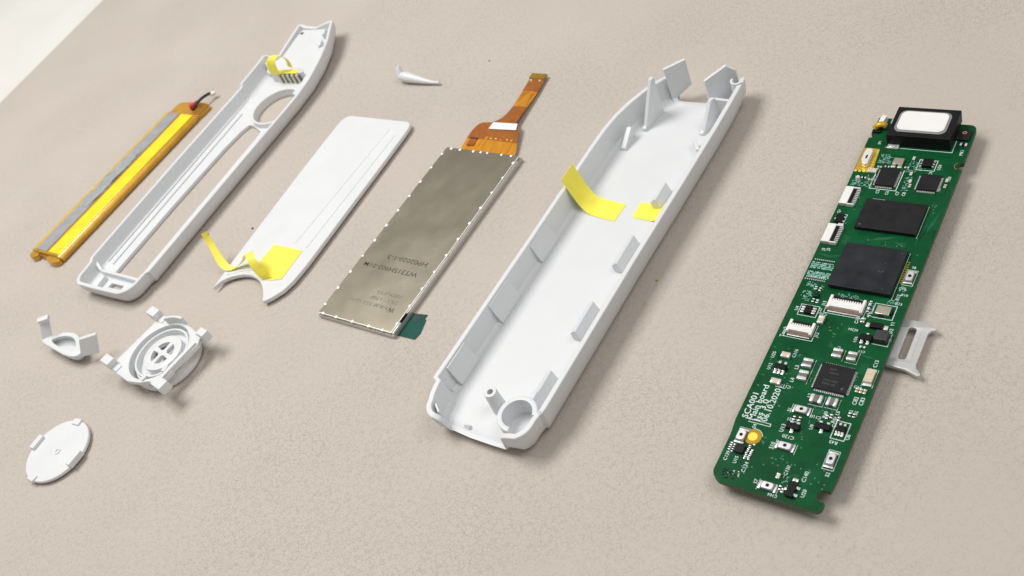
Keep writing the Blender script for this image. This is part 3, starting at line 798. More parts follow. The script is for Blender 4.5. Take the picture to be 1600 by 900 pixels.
# ------------------------------------------------------------------ display module
def build_display():
    t = thing('display_module', 'rectangular display module lying metal back up with an amber flex cable', 'display', (-14.941, 217.828), 0.66322)
    mb = MB(); mb.box(-13.9, 14.35, -33.75, 33.6, 0.0, 1.35)
    mb.build('glass_layer', M['glass'], t, bevel=0.12)
    mb = MB(); mb.prism(rrect(-13.6, 13.9, -33.45, 33.3, 0.4, 3), 1.3, 2.2)
    mb.build('metal_back', M['displaysteel'], t, bevel=0.22, seg=2)
    mb = MB(); mb.box(13.86, 14.25, -26.5, 31.5, 1.3, 1.95)
    mb.build('side_flange', M['steel'], t, bevel=0.1)
    mb = MB(); mb.box(13.75, 14.3, -33.3, -29.6, 1.3, 1.9)
    mb.build('corner_clip', M['tin'], t, bevel=0.12)
    mb = MB(); mb.box(13.82, 14.12, -29.4, -26.7, 1.32, 2.0)
    mb.build('edge_gap', M['black'], t)
    mb = MB(); mb.cyl(0, 0, 0.55, 0.32, 0, 0.14, 14)
    rv = mb.mesh('spot_weld', [M['weldhighlight']])
    ys = [-30.3 + 6.06 * i for i in range(11)]
    spots = [(13.62, y) for y in ys] + [(-13.4, y) for y in ys] + [(x, -33.25) for x in (-11.8, -6.7, -0.5, 5.6, 10.6)] + [(x, 32.9) for x in (-11.5, -8.1, -2.9, -0.1, 2.4, 7.7, 11.2)]
    for x, y in spots:
        o = link('spot_weld', rv, t); o.location = (x * S, y * S, 2.19 * S)
        o.scale = (R.uniform(.7, .95),) * 3
    mb = MB(); mb.box(13.74, 13.92, -33.2, 33.1, 2.1, 2.235); mb.box(-13.3, 13.7, -33.47, -33.3, 2.1, 2.235)  # pale strips put in for the highlight along the bevelled rim
    mb.build('rim_highlight', M['weldhighlight'], t, bevel=0.03)
    # printed codes, read from the far side
    mb = MB()
    text_into(mb, 'HP02020-1-3', 2.6, -10.5, 2.215, 1.5, PI, 14.5)
    text_into(mb, 'WT315H902-01M', -0.9, -14.5, 2.215, 1.5, PI, 20)
    mb.build('printed_code', M['ink'], t, smooth=0)
    mb = MB()
    text_into(mb, '28D1F35', 5.0, -22.4, 2.215, 1.1, PI, 9.0)
    text_into(mb, 'SKT1170P', 4.4, -24.4, 2.215, 1.1, PI, 10.0)
    text_into(mb, 'VNR30 35A 02-H', 1.0, -26.6, 2.215, 1.1, PI, 15.0)
    mb.build('printed_code', M['inkfaint'], t, smooth=0)
    mb = MB(); text_into(mb, 'W', 9.0, -26.9, 2.216, 1.5, PI)
    mb.build('printed_code', M['ink'], t, smooth=0)
    # teal protective film tab
    mb = MB()
    mb.prism([(13.0, -32.6), (20.2, -32.4), (20.6, -30.2), (19.5, -25.9), (18.9, -25.8), (18.9, -24.4), (13.0, -25.2)], 0.12, 0.24)
    ft = mb.build('film_tab', M['tealfilm'], t, bevel=0.03)
    mb = MB(); mb.prism([(15.4, -27.6), (17.6, -27.2), (18.2, -24.8), (15.4, -25.2)], 0.25, 0.28)
    mb.build('film_overlap', M['tealdark'], t)
    # flex cable
    rows = [(33.0, -9.2, 11.6, 1.0), (35.5, -9.4, 10.9, 1.2), (38.6, -9.6, 9.6, 1.5), (39.0, -9.6, 9.4, 1.5), (41, -9.5, 8.4, 1.8), (43.4, -9.0, 7.4, 2.0), (44.7, -8.4, 6.7, 2.05), (45.4, -7.4, 6.4, 2.05), (45.9, -4.2, 5.4, 2.0),
            (46.6, -3.4, 4.5, 1.95), (48, -2.3, 4.2, 1.85), (50.5, -1.6, 4.0, 1.7), (53.8, -1.6, 3.7, 1.5), (54.2, -1.6, 3.7, 1.5), (57.5, -2.1, 3.5, 1.3), (61.0, -2.6, 3.2, 1.2), (61.5, -2.7, 3.15, 1.2), (64.5, -3.1, 2.8, 1.1), (67.2, -3.4, 2.4, 1.1), (67.6, -3.5, 2.35, 1.1), (69.9, -3.8, 2.0, 1.1)]
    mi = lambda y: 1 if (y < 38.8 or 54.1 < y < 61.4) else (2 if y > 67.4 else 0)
    mb = MB(); nx = 8; vs = []
    for y, xl, xr, z in rows:
        for j in range(nx + 1):
            s = j / nx; vs.append((xl + (xr - xl) * s, y, z + 0.25 * math.sin(PI * s)))
    m = len(vs); vs += [(x, y, z - 0.12) for x, y, z in vs]
    mb.add(vs, [])
    for i in range(len(rows) - 1):
        ym = (rows[i][0] + rows[i + 1][0]) / 2
        for j in range(nx):
            a = i * (nx + 1) + j; b = a + 1; c = b + nx + 1; d = a + nx + 1
            mb.f.append([a, b, c, d]); mb.m.append(mi(ym))
            mb.f.append([m + d, m + c, m + b, m + a]); mb.m.append(mi(ym))
        for j in (0, nx):
            a = i * (nx + 1) + j; d = a + nx + 1
            mb.f.append([a, d, m + d, m + a]); mb.m.append(mi(ym))
    for i in (0, len(rows) - 1):
        for j in range(nx):
            a = i * (nx + 1) + j
            mb.f.append([a, a + 1, m + a + 1, m + a]); mb.m.append(mi(rows[i][0]))
    fx = mb.build('flex_cable', [M['flex'], M['flexbright'], M['flextip']], t, smooth=40)
    mb = MB(); mb.prism([(-3.3, 42.6), (6.7, 43.2), (5.6, 45.9), (-3.3, 45.5)], 2.32, 2.42)
    mb.build('white_label', M['label'], fx)
    mb = MB(); mb.prism([(-7.6, 35.6), (-5.0, 35.8), (-5.2, 38.6), (-8.0, 38.5)], 1.45, 1.85)
    mb.build('component_patch', M['flex'], fx, bevel=0.05)
    mb = MB(); mb.box(-7.9, -5.1, 38.35, 38.8, 1.5, 1.95)
    mb.build('patch_edge', M['blackwire'], fx)
    for x in (-2.2, -0.6, 1.2, 3.2, 5.4, 7.2):
        mb = MB(); mb.box(x - .5, x + .5, 38.9 + R.uniform(-.3, .5), 39.5 + R.uniform(-.2, .6), 1.70, 1.86)
        mb.build('solder_pad', M['goldpadflex'], fx, bevel=0.05)
    mb = MB()
    for i in range(7): mb.box(-1.7 + i * .68, -1.5 + i * .68, 54.6, 61.0, 1.50, 1.535, ang=0.1)
    o = mb.build('copper_traces', M['flexbright'], fx); o['kind'] = 'stuff'
    mb = MB(); mb.prism([(-3.75, 67.7), (2.3, 67.7), (1.95, 69.95), (-3.8, 69.95)], 0.7, 1.5)
    mb.build('connector_end', M['flextip'], fx, bevel=0.08)
    for x in (-2.4, 0.9):
        mb = MB(); mb.cyl(x, 66.8, 0.45, 0.3, 1.2, 1.48, 10)
        mb.build('solder_dot', M['tin'], fx)
M['glass'] = mat('display_edge', (0.52, 0.51, 0.49), 0.2, 0.5)
M['weldhighlight'] = mat('weld_and_highlight_metal', (0.95, 0.93, 0.90), 0.45, 0.45)  # spot welds, and the painted highlight on the rim
M['goldpadflex'] = mat('flex_gold_pad', (0.80, 0.48, 0.06), 0.3, 0.7)
build_display()

# ------------------------------------------------------------------ circuit board
Z = 4.0
def build_board():
    t = thing('circuit_board', 'long narrow green circuit board crowded with chips and a boxy speaker on its end', 'circuit board', (63.917, 127.735), 0.6732)
    # outline, counter-clockwise
    P = arc(-8.3, -50.0, 2.6, 185, 268, 7) + [(0, -52.65), (8.6, -52.75)] + arc(9.6, -51.4, 1.35, -85, 20, 5)
    P += [(10.9, -50.6)] + [(x, y) for x, y in arc(10.3, -49.35, 1.25, -75, -285, 8)] + [(11.2, -48.05), (11.45, -44), (11.6, -28), (11.6, 0), (11.5, 26), (11.45, 36.9)]
    P += arc(11.25, 38.0, 1.1, -75, -285, 8) + [(11.4, 39.2), (11.35, 46)] + arc(9.75, 50.1, 1.5, 0, 90, 5)
    P += [(0, 51.8), (-8, 52.0), (-11.0, 51.9), (-11.15, 47.0), (-11.1, 46.3), (-10.2, 46.1), (-10.1, 45.1), (-11.25, 44.8), (-11.1, 30), (-11.05, 10), (-11.15, -16), (-11.2, -38.6), (-10.8, -42), (-10.85, -48)]
    mb = MB(); mb.prism(P, 2.8, Z, 0, side=1)
    mb.build('board', [M['pcb'], M['fr4']], t, bevel=0.07, seg=1, smooth=20)
    # parts on the underside carry the board
    for x0, x1, y0, y1, nm in ((2.0, 10.6, -17.5, -3.8, 'card_socket'), (-8, 2, 40, 48, 'underside_connector'), (-6, 4, -40, -33, 'underside_chip'), (3.5, 9.5, 24, 33, 'underside_chip')):
        mb = MB(); mb.box(x0, x1, y0, y1, 0.0 if nm != 'card_socket' else 2.05, 2.81)
        if nm == 'card_socket':
            mb.box(x0, x1, y0, y0 + .5, 0.0, 2.1); mb.box(x0, x1, y1 - .5, y1, 0.0, 2.1)
        mb.build(nm, M['black'] if nm != 'card_socket' else M['steel'], t, bevel=0.1)

    def chip(nm, x0, x1, y0, y1, h, m='chip', bev=0.1, parent=None, z=Z + 0.02):
        mb = MB(); mb.box(x0, x1, y0, y1, z, Z + h)
        return mb.build(nm, M[m], parent or t, bevel=bev)
    def joined(nm, boxes, m, parent, bev=0.0, stuff=True):
        mb = MB()
        for b in boxes: mb.box(*b)
        o = mb.build(nm, M[m], parent, bevel=bev)
        if stuff: o['kind'] = 'stuff'
        return o
    def qfn_pins(parent, x0, x1, y0, y1, nx, ny, sides='bltr', l=0.46):
        bs = []
        px, py = (x1 - x0) / (nx + 1.0), (y1 - y0) / (ny + 1.0)
        for i in range(nx):
            x = x0 + px * (i + 1)
            if 'b' in sides: bs.append((x - px * .31, x + px * .31, y0 - l, y0 + .1, Z + .01, Z + .16))
            if 't' in sides: bs.append((x - px * .31, x + px * .31, y1 - .1, y1 + l, Z + .01, Z + .16))
        for i in range(ny):
            y = y0 + py * (i + 1)
            if 'l' in sides: bs.append((x0 - l, x0 + .1, y - py * .31, y + py * .31, Z + .01, Z + .16))
            if 'r' in sides: bs.append((x1 - .1, x1 + l, y - py * .31, y + py * .31, Z + .01, Z + .16))
        joined('pins', bs, 'tin', parent)
    def passive(nm, x0, x1, y0, y1, h, m, along='y', cap=0.27):
        o = chip(nm, x0 + (.0 if along == 'y' else .1), x1 - (.0 if along == 'y' else .1), y0 + (.1 if along == 'y' else 0), y1 - (.1 if along == 'y' else 0), h, m, 0.06)
        L = (y1 - y0) if along == 'y' else (x1 - x0)
        e = .015
        for k in (0, 1):
            mb = MB()
            if along == 'y':
                a, b = (y0, y0 + L * cap) if k == 0 else (y1 - L * cap, y1)
                mb.box(x0 - e, x1 + e, a, b, Z + .01, Z + h + e)
            else:
                a, b = (x0, x0 + L * cap) if k == 0 else (x1 - L * cap, x1)
                mb.box(a, b, y0 - e, y1 + e, Z + .01, Z + h + e)
            mb.build('end_cap', M['tin'], o, bevel=0.06)
        return o
    def sot(nm, x0, x1, y0, y1, h, leads_low, leads_high, axis='x', lw=0.45, ll=0.55):
        """leads on the two long sides; axis = direction along which leads are spaced"""
        o = chip(nm, x0, x1, y0, y1, h, 'black', 0.1)
        for cnt, lowside in ((leads_low, True), (leads_high, False)):
            for i in range(cnt):
                f = (i + .5) / cnt if cnt > 1 else .5
                mb = MB()
                if axis == 'x':
                    x = x0 + (x1 - x0) * f
                    ya, yb = (y0 - ll, y0 + .12) if lowside else (y1 - .12, y1 + ll)
                    mb.box(x - lw / 2, x + lw / 2, ya, yb, Z + .01, Z + .22)
                    mb.box(x - lw / 2, x + lw / 2, *((y0 - .16, y0 + .1) if lowside else (y1 - .1, y1 + .16)), Z + .02, Z + h * .55)
                else:
                    y = y0 + (y1 - y0) * f
                    xa, xb = (x0 - ll, x0 + .12) if lowside else (x1 - .12, x1 + ll)
                    mb.box(xa, xb, y - lw / 2, y + lw / 2, Z + .01, Z + .22)
                    mb.box(*((x0 - .16, x0 + .1) if lowside else (x1 - .1, x1 + .16)), y - lw / 2, y + lw / 2, Z + .02, Z + h * .55)
                mb.build('lead', M['tin'], o, bevel=0.05)
        return o

    # --- speaker
    mb = MB(); mb.box(-6.3, 7.7, 42.6, 52.6, Z + .02, 7.4)
    sp = mb.build('speaker', M['black'], t, bevel=0.22, label='square black speaker with a white membrane')
    mb = MB(); mb.prism(rrect(-5.2, 6.3, 43.9, 51.3, 1.6), 7.38, 7.52)
    mb.build('surround', M['chrome'], sp, bevel=0.05)
    mb = MB(); mb.prism(rrect(-4.7, 5.8, 44.4, 50.8, 1.4), 7.45, 7.78)
    mb.build('membrane', M['membrane'], sp, bevel=0.15)
    mb = MB(); mb.box(-6.0, -3.4, 41.4, 42.7, Z + .02, Z + .55); mb.box(-5.5, -4.1, 41.5, 42.2, Z + .5, Z + .8)
    mb.build('speaker_contact', M['tin'], t, bevel=0.12)
    mb = MB(); mb.box(-7.6, -6.4, 49.6, 51.2, Z + .02, Z + .7)
    mb.build('speaker_contact', M['tin'], t, bevel=0.12)
    # --- spring contact by the speaker
    mb = MB(); mb.tube(chaikin([(-10.6, 47.6, Z + .5), (-10.0, 48.0, Z + 1.3), (-8.9, 48.2, Z + 1.5), (-8.2, 48.2, Z + .9)], 2, False), 0.75, 10)
    mb.build('brass_contact', M['gold'], t)
    mb = MB(); mb.box(-9.9, -8.7, 48.6, 51.0, Z + .05, Z + 1.9, ang=-.15)
    mb.build('white_plug', M['conn'], t, bevel=0.2)
    mb = MB(); mb.box(-11.0, -9.0, 46.4, 47.3, Z + .02, Z + .5)
    mb.build('contact_block', M['black'], t, bevel=0.1)
    # --- microphone and neighbour
    m = chip('microphone', 7.9, 10.7, 46.0, 49.4, 0.5, 'chip')
    mb = MB(); mb.lathe(9.3, 48.3, [(0.22, Z + .5), (0.5, Z + .5), (0.5, Z + .58), (0.22, Z + .58)], 18)
    mb.build('port_ring', M['copper'], m)
    passive('resistor', 9.2, 10.7, 44.3, 45.1, 0.4, 'black', 'x', .3)
    # --- antenna pad area
    mb = MB(); mb.prism([(-11.0, 33.6), (-6.9, 33.3), (-7.5, 41.2), (-11.1, 41.2)], Z + .004, Z + .05)
    gp = mb.build('gold_pad', M['gold'], t)
    bs = []
    for i in range(9): bs.append((-7.9, -7.5, 34.0 + i * .78, 34.45 + i * .78, Z + .05, Z + .1))
    for i in range(4): bs.append((-11.0 + i * .95, -10.4 + i * .95, 33.1, 33.7, Z + .05, Z + .1))
    joined('solder_dots', bs, 'goldbright', gp)
    mb = MB(); mb.prism(chaikin([(-10.1, 35.1), (-8.3, 34.5), (-8.4, 36.4), (-8.3, 39.6), (-9.2, 40.1), (-10.2, 39.8)], 1), Z + .05, Z + 1.3)
    ac = mb.build('antenna_clip', M['clipwhite'], t, bevel=0.2)
    mb = MB(); mb.prism(rrect(-9.35, -8.95, 36.4, 37.6, .18, 3), Z + 1.3, Z + 1.33)
    mb.build('clip_slot', M['black'], ac)
    passive('capacitor', -7.9, -5.9, 33.0, 34.3, 0.55, 'cream', 'x')
    mb = MB(); mb.cyl(-9.4, 31.1, .62, .45, Z + .02, Z + .5, 14)
    mb.build('coaxial_socket', M['tin'], t)
    # --- upper ICs
    chip('crystal', -3.2, -0.9, 36.2, 38.2, 0.75, 'crystal', 0.12)
    joined('crystal_pads', [(-3.4, -2.4, 35.5, 36.1, Z + .01, Z + .2), (-1.9, -1.0, 35.5, 36.1, Z + .01, Z + .2)], 'tin', t, .04)
    sot('small_chip', 3.1, 5.3, 36.4, 38.8, 0.75, 3, 3, 'y', .3, .45)
    c = chip('radio_chip', -5.0, -0.9, 29.1, 34.6, 0.85)
    qfn_pins(c, -5.0, -0.9, 29.1, 34.6, 10, 12)
    c = chip('power_chip', 4.05, 8.25, 29.1, 33.9, 0.75)
    qfn_pins(c, 4.05, 8.25, 29.1, 33.9, 11, 10)
    for x0, y0, al in ((-6.2, 34.9, 'x'), (-4.6, 35.2, 'x'), (-0.3, 35.5, 'x'), (0.6, 38.4, 'y'), (1.4, 33.4, 'y'), (1.9, 31.0, 'y'), (2.2, 29.6, 'y'), (-8.6, 31.0, 'x'), (-6.9, 30.6, 'x'), (9.4, 30.6, 'y'), (9.3, 32.4, 'y')):
        if al == 'x': passive('resistor', x0, x0 + 1.0, y0, y0 + .5, .35, 'black' if R.random() < .5 else 'tan', 'x', .3)
        else: passive('capacitor', x0, x0 + .55, y0, y0 + 1.0, .4, 'cream' if R.random() < .5 else 'tan', 'y', .3)
    # --- side flex connectors
    for y0, y1 in ((21.8, 27.3), (9.9, 15.4)):
        mb = MB(); mb.box(-10.7, -8.9, y0, y1, Z + .02, Z + 1.05)
        mb.box(-10.7, -7.4, y0, y0 + .35, Z + .02, Z + .95); mb.box(-10.7, -7.4, y1 - .35, y1, Z + .02, Z + .95)
        co = mb.build('flex_connector', M['conn'], t, bevel=0.08, label='white flex connector along the board edge')
        mb = MB(); mb.box(-8.92, -8.2, y0 + .35, y1 - .35, Z + .02, Z + .7)
        mb.build('slot', M['black'], co)
        bs = []
        for i in range(9):
            y = y0 + .6 + i * (y1 - y0 - 1.2) / 8
            bs.append((-8.25, -7.3, y - .12, y + .12, Z + .02, Z + .55))
        joined('pins', bs, 'tin', co)
    sot('transistor', -9.9, -8.3, 16.5, 19.0, 0.7, 1, 2, 'y', .4, .4)
    passive('capacitor', -8.9, -7.7, 15.6, 16.3, .45, 'cream', 'x', .3)
    # --- memory and processor
    mb = MB(); mb.box(-5.1, 8.0, 15.35, 24.3, Z + .28, Z + 1.0)
    c = mb.build('memory_chip', M['chip'], t, bevel=0.08, label='rectangular black memory chip')
    mb = MB(); mb.box(-4.8, 7.7, 15.65, 24.0, Z + .01, Z + .3)
    mb.build('solder_ball_layer', M['black'], c)
    mb = MB(); mb.cyl(-4.2, 16.3, .28, .28, Z + 1.0, Z + 1.008, 14)
    mb.build('pin_mark', M['chipprint'], c)
    mb = MB(); mb.box(-4.95, 7.95, -2.0, 10.45, Z + .3, Z + 1.25)
    c = mb.build('processor_chip', M['chipblue'], t, bevel=0.1, label='large square dark processor chip')
    mb = MB(); mb.box(-4.6, 7.6, -1.7, 10.1, Z + .01, Z + .32)
    mb.build('solder_ball_layer', M['black'], c)
    mb = MB(); mb.lathe(4.3, 4.0, [(0.45, Z + 1.25), (.62, Z + 1.25), (.62, Z + 1.262), (.45, Z + 1.262)], 24, a0=PI, a1=2 * PI)
    mb.cyl(4.6, 6.0, .12, .12, Z + 1.25, Z + 1.262, 10); mb.cyl(6.0, -0.9, .14, .14, Z + 1.25, Z + 1.262, 10); mb.cyl(7.0, 9.4, .16, .16, Z + 1.25, Z + 1.262, 10)
    mb.build('mould_marks', M['chipprint'], c)
    for i in range(10):
        mb = MB(); mb.box(8.3, 8.95, 2.2 + i * .64, 2.55 + i * .64, Z + .01, Z + .14)
        mb.build('test_pad', M['golddark'], t, bevel=0.03)
    # --- big flex connectors in the middle
    def front_conn(x0, x1, y0, y1, n, nm_label):
        mb = MB()
        mb.box(x0, x1, y0 + .6, y1 - 1.35, Z + .02, Z + 1.15)
        mb.box(x0 - .25, x0 + .35, y0 + .3, y1 + .0, Z + .02, Z + 1.05); mb.box(x1 - .35, x1 + .25, y0 + .3, y1 + .0, Z + .02, Z + 1.05)
        co = mb.build('flex_connector', M['conn'], t, bevel=0.1, label=nm_label)
        mb = MB(); mb.box(x0 + .35, x1 - .35, y1 - 1.36, y1 - .1, Z + .02, Z + .75)
        mb.build('lock_bar', M['black'], co, bevel=0.05)
        bs = []
        for i in range(n):
            x = x0 + .7 + i * (x1 - x0 - 1.4) / (n - 1)
            bs.append((x - .14, x + .14, y1 - 1.62, y1 - 1.0, Z + .6, Z + 1.13))
        joined('teeth', bs, 'conn', co)
        mb = MB(); mb.box(x0 + .3, x1 - .3, y0 + .05, y0 + .62, Z + .02, Z + .45)
        mb.build('contact_strip', M['brown'], co, bevel=0.04)
        mb = MB(); mb.box(x0 + .1, x1 - .1, y0 - .2, y0 + .1, Z + .01, Z + .2)
        mb.build('solder_strip', M['tin'], co, bevel=0.04)
    front_conn(-3.2, 3.7, -8.0, -4.3, 12, 'wide white flex connector below the processor')
    front_conn(-9.0, -4.1, -15.9, -12.5, 8, 'narrow white flex connector with eight teeth')
    # --- middle small parts
    c = chip('crystal', 6.3, 9.1, -6.9, -4.7, 0.8, 'crystal', 0.12)
    mb = MB(); mb.box(9.05, 9.5, -6.3, -5.6, Z + .02, Z + .4); mb.box(7.1, 7.8, -7.3, -6.85, Z + .02, Z + .4)
    mb.build('corner_pad', M['black'], c)
    c = chip('regulator', -7.55, -6.15, -9.9, -7.9, 0.7, 'black', .1)
    for sx in (-1, 1):
        for i in range(3):
            y = -9.5 + i * .62
            mb = MB(); mb.box(*sorted((-6.85 + sx * .7, -6.85 + sx * 1.55)), y - .2, y + .2, Z + .01, Z + .3)
            mb.build('lead', M['tin'], c, bevel=0.04)
    passive('capacitor', -4.0, -2.8, -11.9, -10.0, 0.75, 'cream', 'y')
    chip('small_chip', -7.2, -6.0, -5.2, -4.2, 0.5)
    passive('capacitor', 4.2, 5.0, -9.6, -8.4, .5, 'greycer', 'y')
    c = chip('diode', 6.3, 8.9, -10.5, -9.2, 0.85, 'black', .1)
    for x0, x1 in ((5.5, 6.3), (8.9, 9.8)):
        mb = MB(); mb.box(x0, x1, -10.35, -9.35, Z + .01, Z + .4); mb.build('lead', M['tin'], c, bevel=0.06)
    sot('transistor', 5.3, 7.7, -13.9, -12.5, 0.8, 2, 1, 'x', .55, .7)
    c = chip('inductor', 8.1, 10.7, -13.7, -11.2, 1.4, 'ferrite', .25)
    passive('resistor', 6.0, 7.1, -15.7, -15.2, .35, 'greycer', 'x', .3)
    for x0, x1, y0, y1 in ((1.6, 3.4, -19.4, -17.3), (4.6, 6.3, -19.4, -17.4), (-3.2, -1.3, -23.2, -21.2), (-3.0, -1.2, -26.4, -24.2)):
        passive('capacitor', x0, x1, y0, y1, .8, 'greycer', 'y', .3)
    passive('capacitor', 1.2, 3.4, -30.8, -29.1, .85, 'greycer', 'x', .27)
    passive('capacitor', 4.4, 6.3, -30.7, -28.9, .8, 'greycer', 'x', .27)
    c = chip('power_chip', 0.7, 7.1, -27.5, -21.3, 0.85)
    qfn_pins(c, 0.7, 7.1, -27.5, -21.3, 15, 15)
    mb = MB()
    text_into(mb, 'AXP', 3.2, -22.6, Z + .856, .5, 0.0); text_into(mb, 'H83F2', 3.6, -23.5, Z + .856, .5, 0.0); text_into(mb, '7CD 9021', 3.6, -25.4, Z + .856, .5, 0.0); text_into(mb, 'P0N4 6B', 3.4, -26.2, Z + .856, .5, 0.0)
    mb.cyl(6.2, -26.6, .3, .3, Z + .85, Z + .858, 14)
    mb.build('chip_marking', M['chipprint'], c, smooth=0)
    c = chip('crystal', 9.2, 10.9, -23.6, -20.7, .8, 'cream', .12)
    joined('crystal_pads', [(9.3, 10.9, -24.2, -23.6, Z + .01, Z + .25), (9.3, 10.9, -20.7, -20.1, Z + .01, Z + .25)], 'tin', c, .04)
    for i in range(3): passive('capacitor', 8.5 + i * .75, 9.05 + i * .75, -26.2, -25.2, .45, 'tan', 'y', .28)
    sot('regulator', -8.3, -5.9, -25.1, -23.8, .8, 3, 2, 'x', .55, .95)
    passive('capacitor', -8.0, -6.2, -22.0, -20.8, .75, 'cream', 'x')
    passive('capacitor', -7.7, -5.7, -28.7, -27.5, .75, 'cream', 'x')
    # --- press switches
    def switch(x0, x1, y0, y1):
        horiz = (x1 - x0) > (y1 - y0)
        mb = MB(); e = .42
        if horiz: mb.box(x0 + e, x1 - e, y0, y1, Z + .02, Z + .55)
        else: mb.box(x0, x1, y0 + e, y1 - e, Z + .02, Z + .55)
        o = mb.build('press_switch', M['switchbase'], t, bevel=0.1)
        cx, cy = (x0 + x1) / 2, (y0 + y1) / 2
        mb = MB()
        if horiz: mb.prism(rrect(x0 + e + .15, x1 - e - .2, y0 + .12, y1 - .12, .45, 5), Z + .5, Z + .72)
        else: mb.prism(rrect(x0 + .12, x1 - .12, y0 + e + .2, y1 - e - .15, .45, 5), Z + .5, Z + .72)
        mb.build('cover', M['switchmetal'], o, bevel=0.08)
        mb = MB(); mb.cyl(cx, cy, .38, .30, Z + .7, Z + .84, 16)
        mb.build('button', M['black'], o)
        for k in (0, 1):
            mb = MB()
            if horiz: mb.box(*((x0, x0 + e) if k == 0 else (x1 - e, x1)), y0 - .08, y1 + .08, Z + .01, Z + .28)
            else: mb.box(x0 - .08, x1 + .08, *((y0, y0 + e) if k == 0 else (y1 - e, y1)), Z + .01, Z + .28)
            mb.build('pad', M['tin'], o, bevel=0.06)
    for s in ((-1.3, 2.1, -33.8, -32.2), (-1.5, 2.1, -42.5, -40.9), (8.4, 10.0, -43.6, -40.1), (-1.4, 2.0, -51.6, -50.0), (-9.4, -7.6, -43.6, -40.3), (9.2, 10.8, 2.4, 5.9)):
        switch(*s)
    # --- round gold contact
    mb = MB(); mb.cyl(-6.4, -41.4, 1.72, 1.72, Z + .004, Z + .05, 40)
    g = mb.build('gold_contact', M['golddark'], t)
    mb = MB(); mb.cyl(-6.4, -41.4, 1.0, 0.95, Z + .05, Z + .12, 32)
    mb.build('contact_face', M['goldbright'], g)
    # --- lower small parts
    c = chip('small_chip', -8.6, -6.7, -45.8, -43.9, .75, 'chip', .12)
    bs = []
    for i in range(9):
        for j in range(2):
            if R.random() < .75:
                x = -6.3 + j * .75 + R.uniform(-.1, .1); y = -46.6 + i * .42
                bs.append((x, x + .45, y, y + .24, Z + .01, Z + .3))
    for i in range(4): bs.append((-9.9, -9.4, -45.6 + i * .5, -45.35 + i * .5, Z + .01, Z + .3)); bs.append((-9.2, -8.8, -45.8 + i * .5, -45.6 + i * .5, Z + .01, Z + .25))
    joined('tiny_parts', bs, 'tin', t, .04)
    sot('transistor', -1.1, 1.5, -37.8, -36.5, .8, 1, 2, 'x', .6, .7)
    sot('transistor', 4.0, 6.9, -36.2, -34.9, .8, 1, 2, 'x', .6, .7)
    sot('regulator', 7.9, 9.6, -35.7, -34.4, .75, 3, 2, 'x', .42, .8)
    sot('regulator', 3.9, 5.4, -51.7, -48.6, .85, 1, 2, 'y', .55, .6)
    passive('capacitor', 1.0, 1.7, -48.7, -47.6, .45, 'cream', 'y', .25)
    passive('capacitor', 4.2, 5.2, -48.3, -47.7, .45, 'cream', 'x', .25)
    for x0, y0 in ((2.3, -50.8), (2.9, -51.2), (9.0, -31.9), (9.8, -31.9), (-0.6, -35.6), (0.5, -35.5), (5.2, -33.6), (5.9, -33.2), (7.4, -33.4), (-7.0, -6.6), (-6.1, -6.7), (-7.6, -3.2), (-6.6, -3.4), (4.4, -4.6), (4.4, -5.6), (4.5, -6.6), (5.2, -7.6)):
        passive('resistor', x0, x0 + .5, y0, y0 + .9, .35, 'black' if R.random() < .6 else 'greycer', 'y', .3)
    # rows of fine parts between connector and processor
    bs = []
    for row, y in ((0, 5.15), (1, 0.0), (2, -0.6)):
        for i in range(10): bs.append((-10.4 + i * .46 - row * .1, -10.15 + i * .46 - row * .1, y - .12, y + .12, Z + .01, Z + .22))
    joined('fine_part_rows', bs, 'tin', t)
    # dross of solder in the corner
    mb = MB()
    for i in range(46):
        x, y = -9.2 + R.random() * 3.6, -50.9 + R.gauss(.6, .45); s = R.uniform(.08, .26)
        mb.cyl(x, y, s, s * .5, Z + .004, Z + s * 1.2, 7, R.choice((0, 0, 1)))
    o = mb.build('solder_splatter', [M['dross'], M['tin']], t); o['kind'] = 'stuff'
    # --- printing
    mb = MB(); z = Z + .012
    def frame(x0, x1, y0, y1, w=.12, sides='lrbt'):
        if 'l' in sides: mb.box(x0 - w, x0, y0 - w, y1 + w, Z + .003, z)
        if 'r' in sides: mb.box(x1, x1 + w, y0 - w, y1 + w, Z + .003, z)
        if 'b' in sides: mb.box(x0, x1, y0 - w, y0, Z + .003, z)
        if 't' in sides: mb.box(x0, x1, y1, y1 + w, Z + .003, z)
    frame(-6.6, 8.1, 42.1, 46, .16, 'br')
    frame(-5.9, -0.2, 28.4, 34.8, .16, 'lbr'); frame(2.3, 6.0, 35.7, 38.9, .14); frame(5.6, 9.8, -7.4, -3.9, .13)
    frame(-8.75, -4.95, -10.3, -7.5, .12); frame(-10.2, -8.0, 16.2, 19.3, .12, 'tr'); frame(-5.2, 8.1, 15.2, 24.5, .1, 'r')
    frame(-5.1, 8.15, -2.2, 10.6, .1, 'r'); frame(-3.7, 4.2, -8.5, -4.2, .12, 'lrb'); frame(-9.5, -3.6, -16.4, -12.4, .12, 'lrb')
    frame(7.9, 10.9, -14.0, -11, .12, 'rb'); frame(7.5, 9.95, -37.2, -33.3, .15); frame(8.2, 10.2, -43.9, -39.8, .1); frame(9.0, 11.0, 2.1, 6.2, .1)
    frame(-1.7, 2.3, -42.8, -40.6, .08, 'lr'); frame(-1.6, 2.3, -34.0, -32.0, .08, 'lr'); frame(-1.6, 2.2, -51.9, -49.7, .08, 'lr'); frame(-9.6, -7.4, -43.9, -40.0, .08, 'tb')
    frame(1.0, 3.7, -19.7, -17.0, .07, 'r'); frame(4.3, 6.6, -19.7, -17.0, .07, 'rb'); frame(-3.5, -1.0, -26.8, -20.8, .07, 'r')
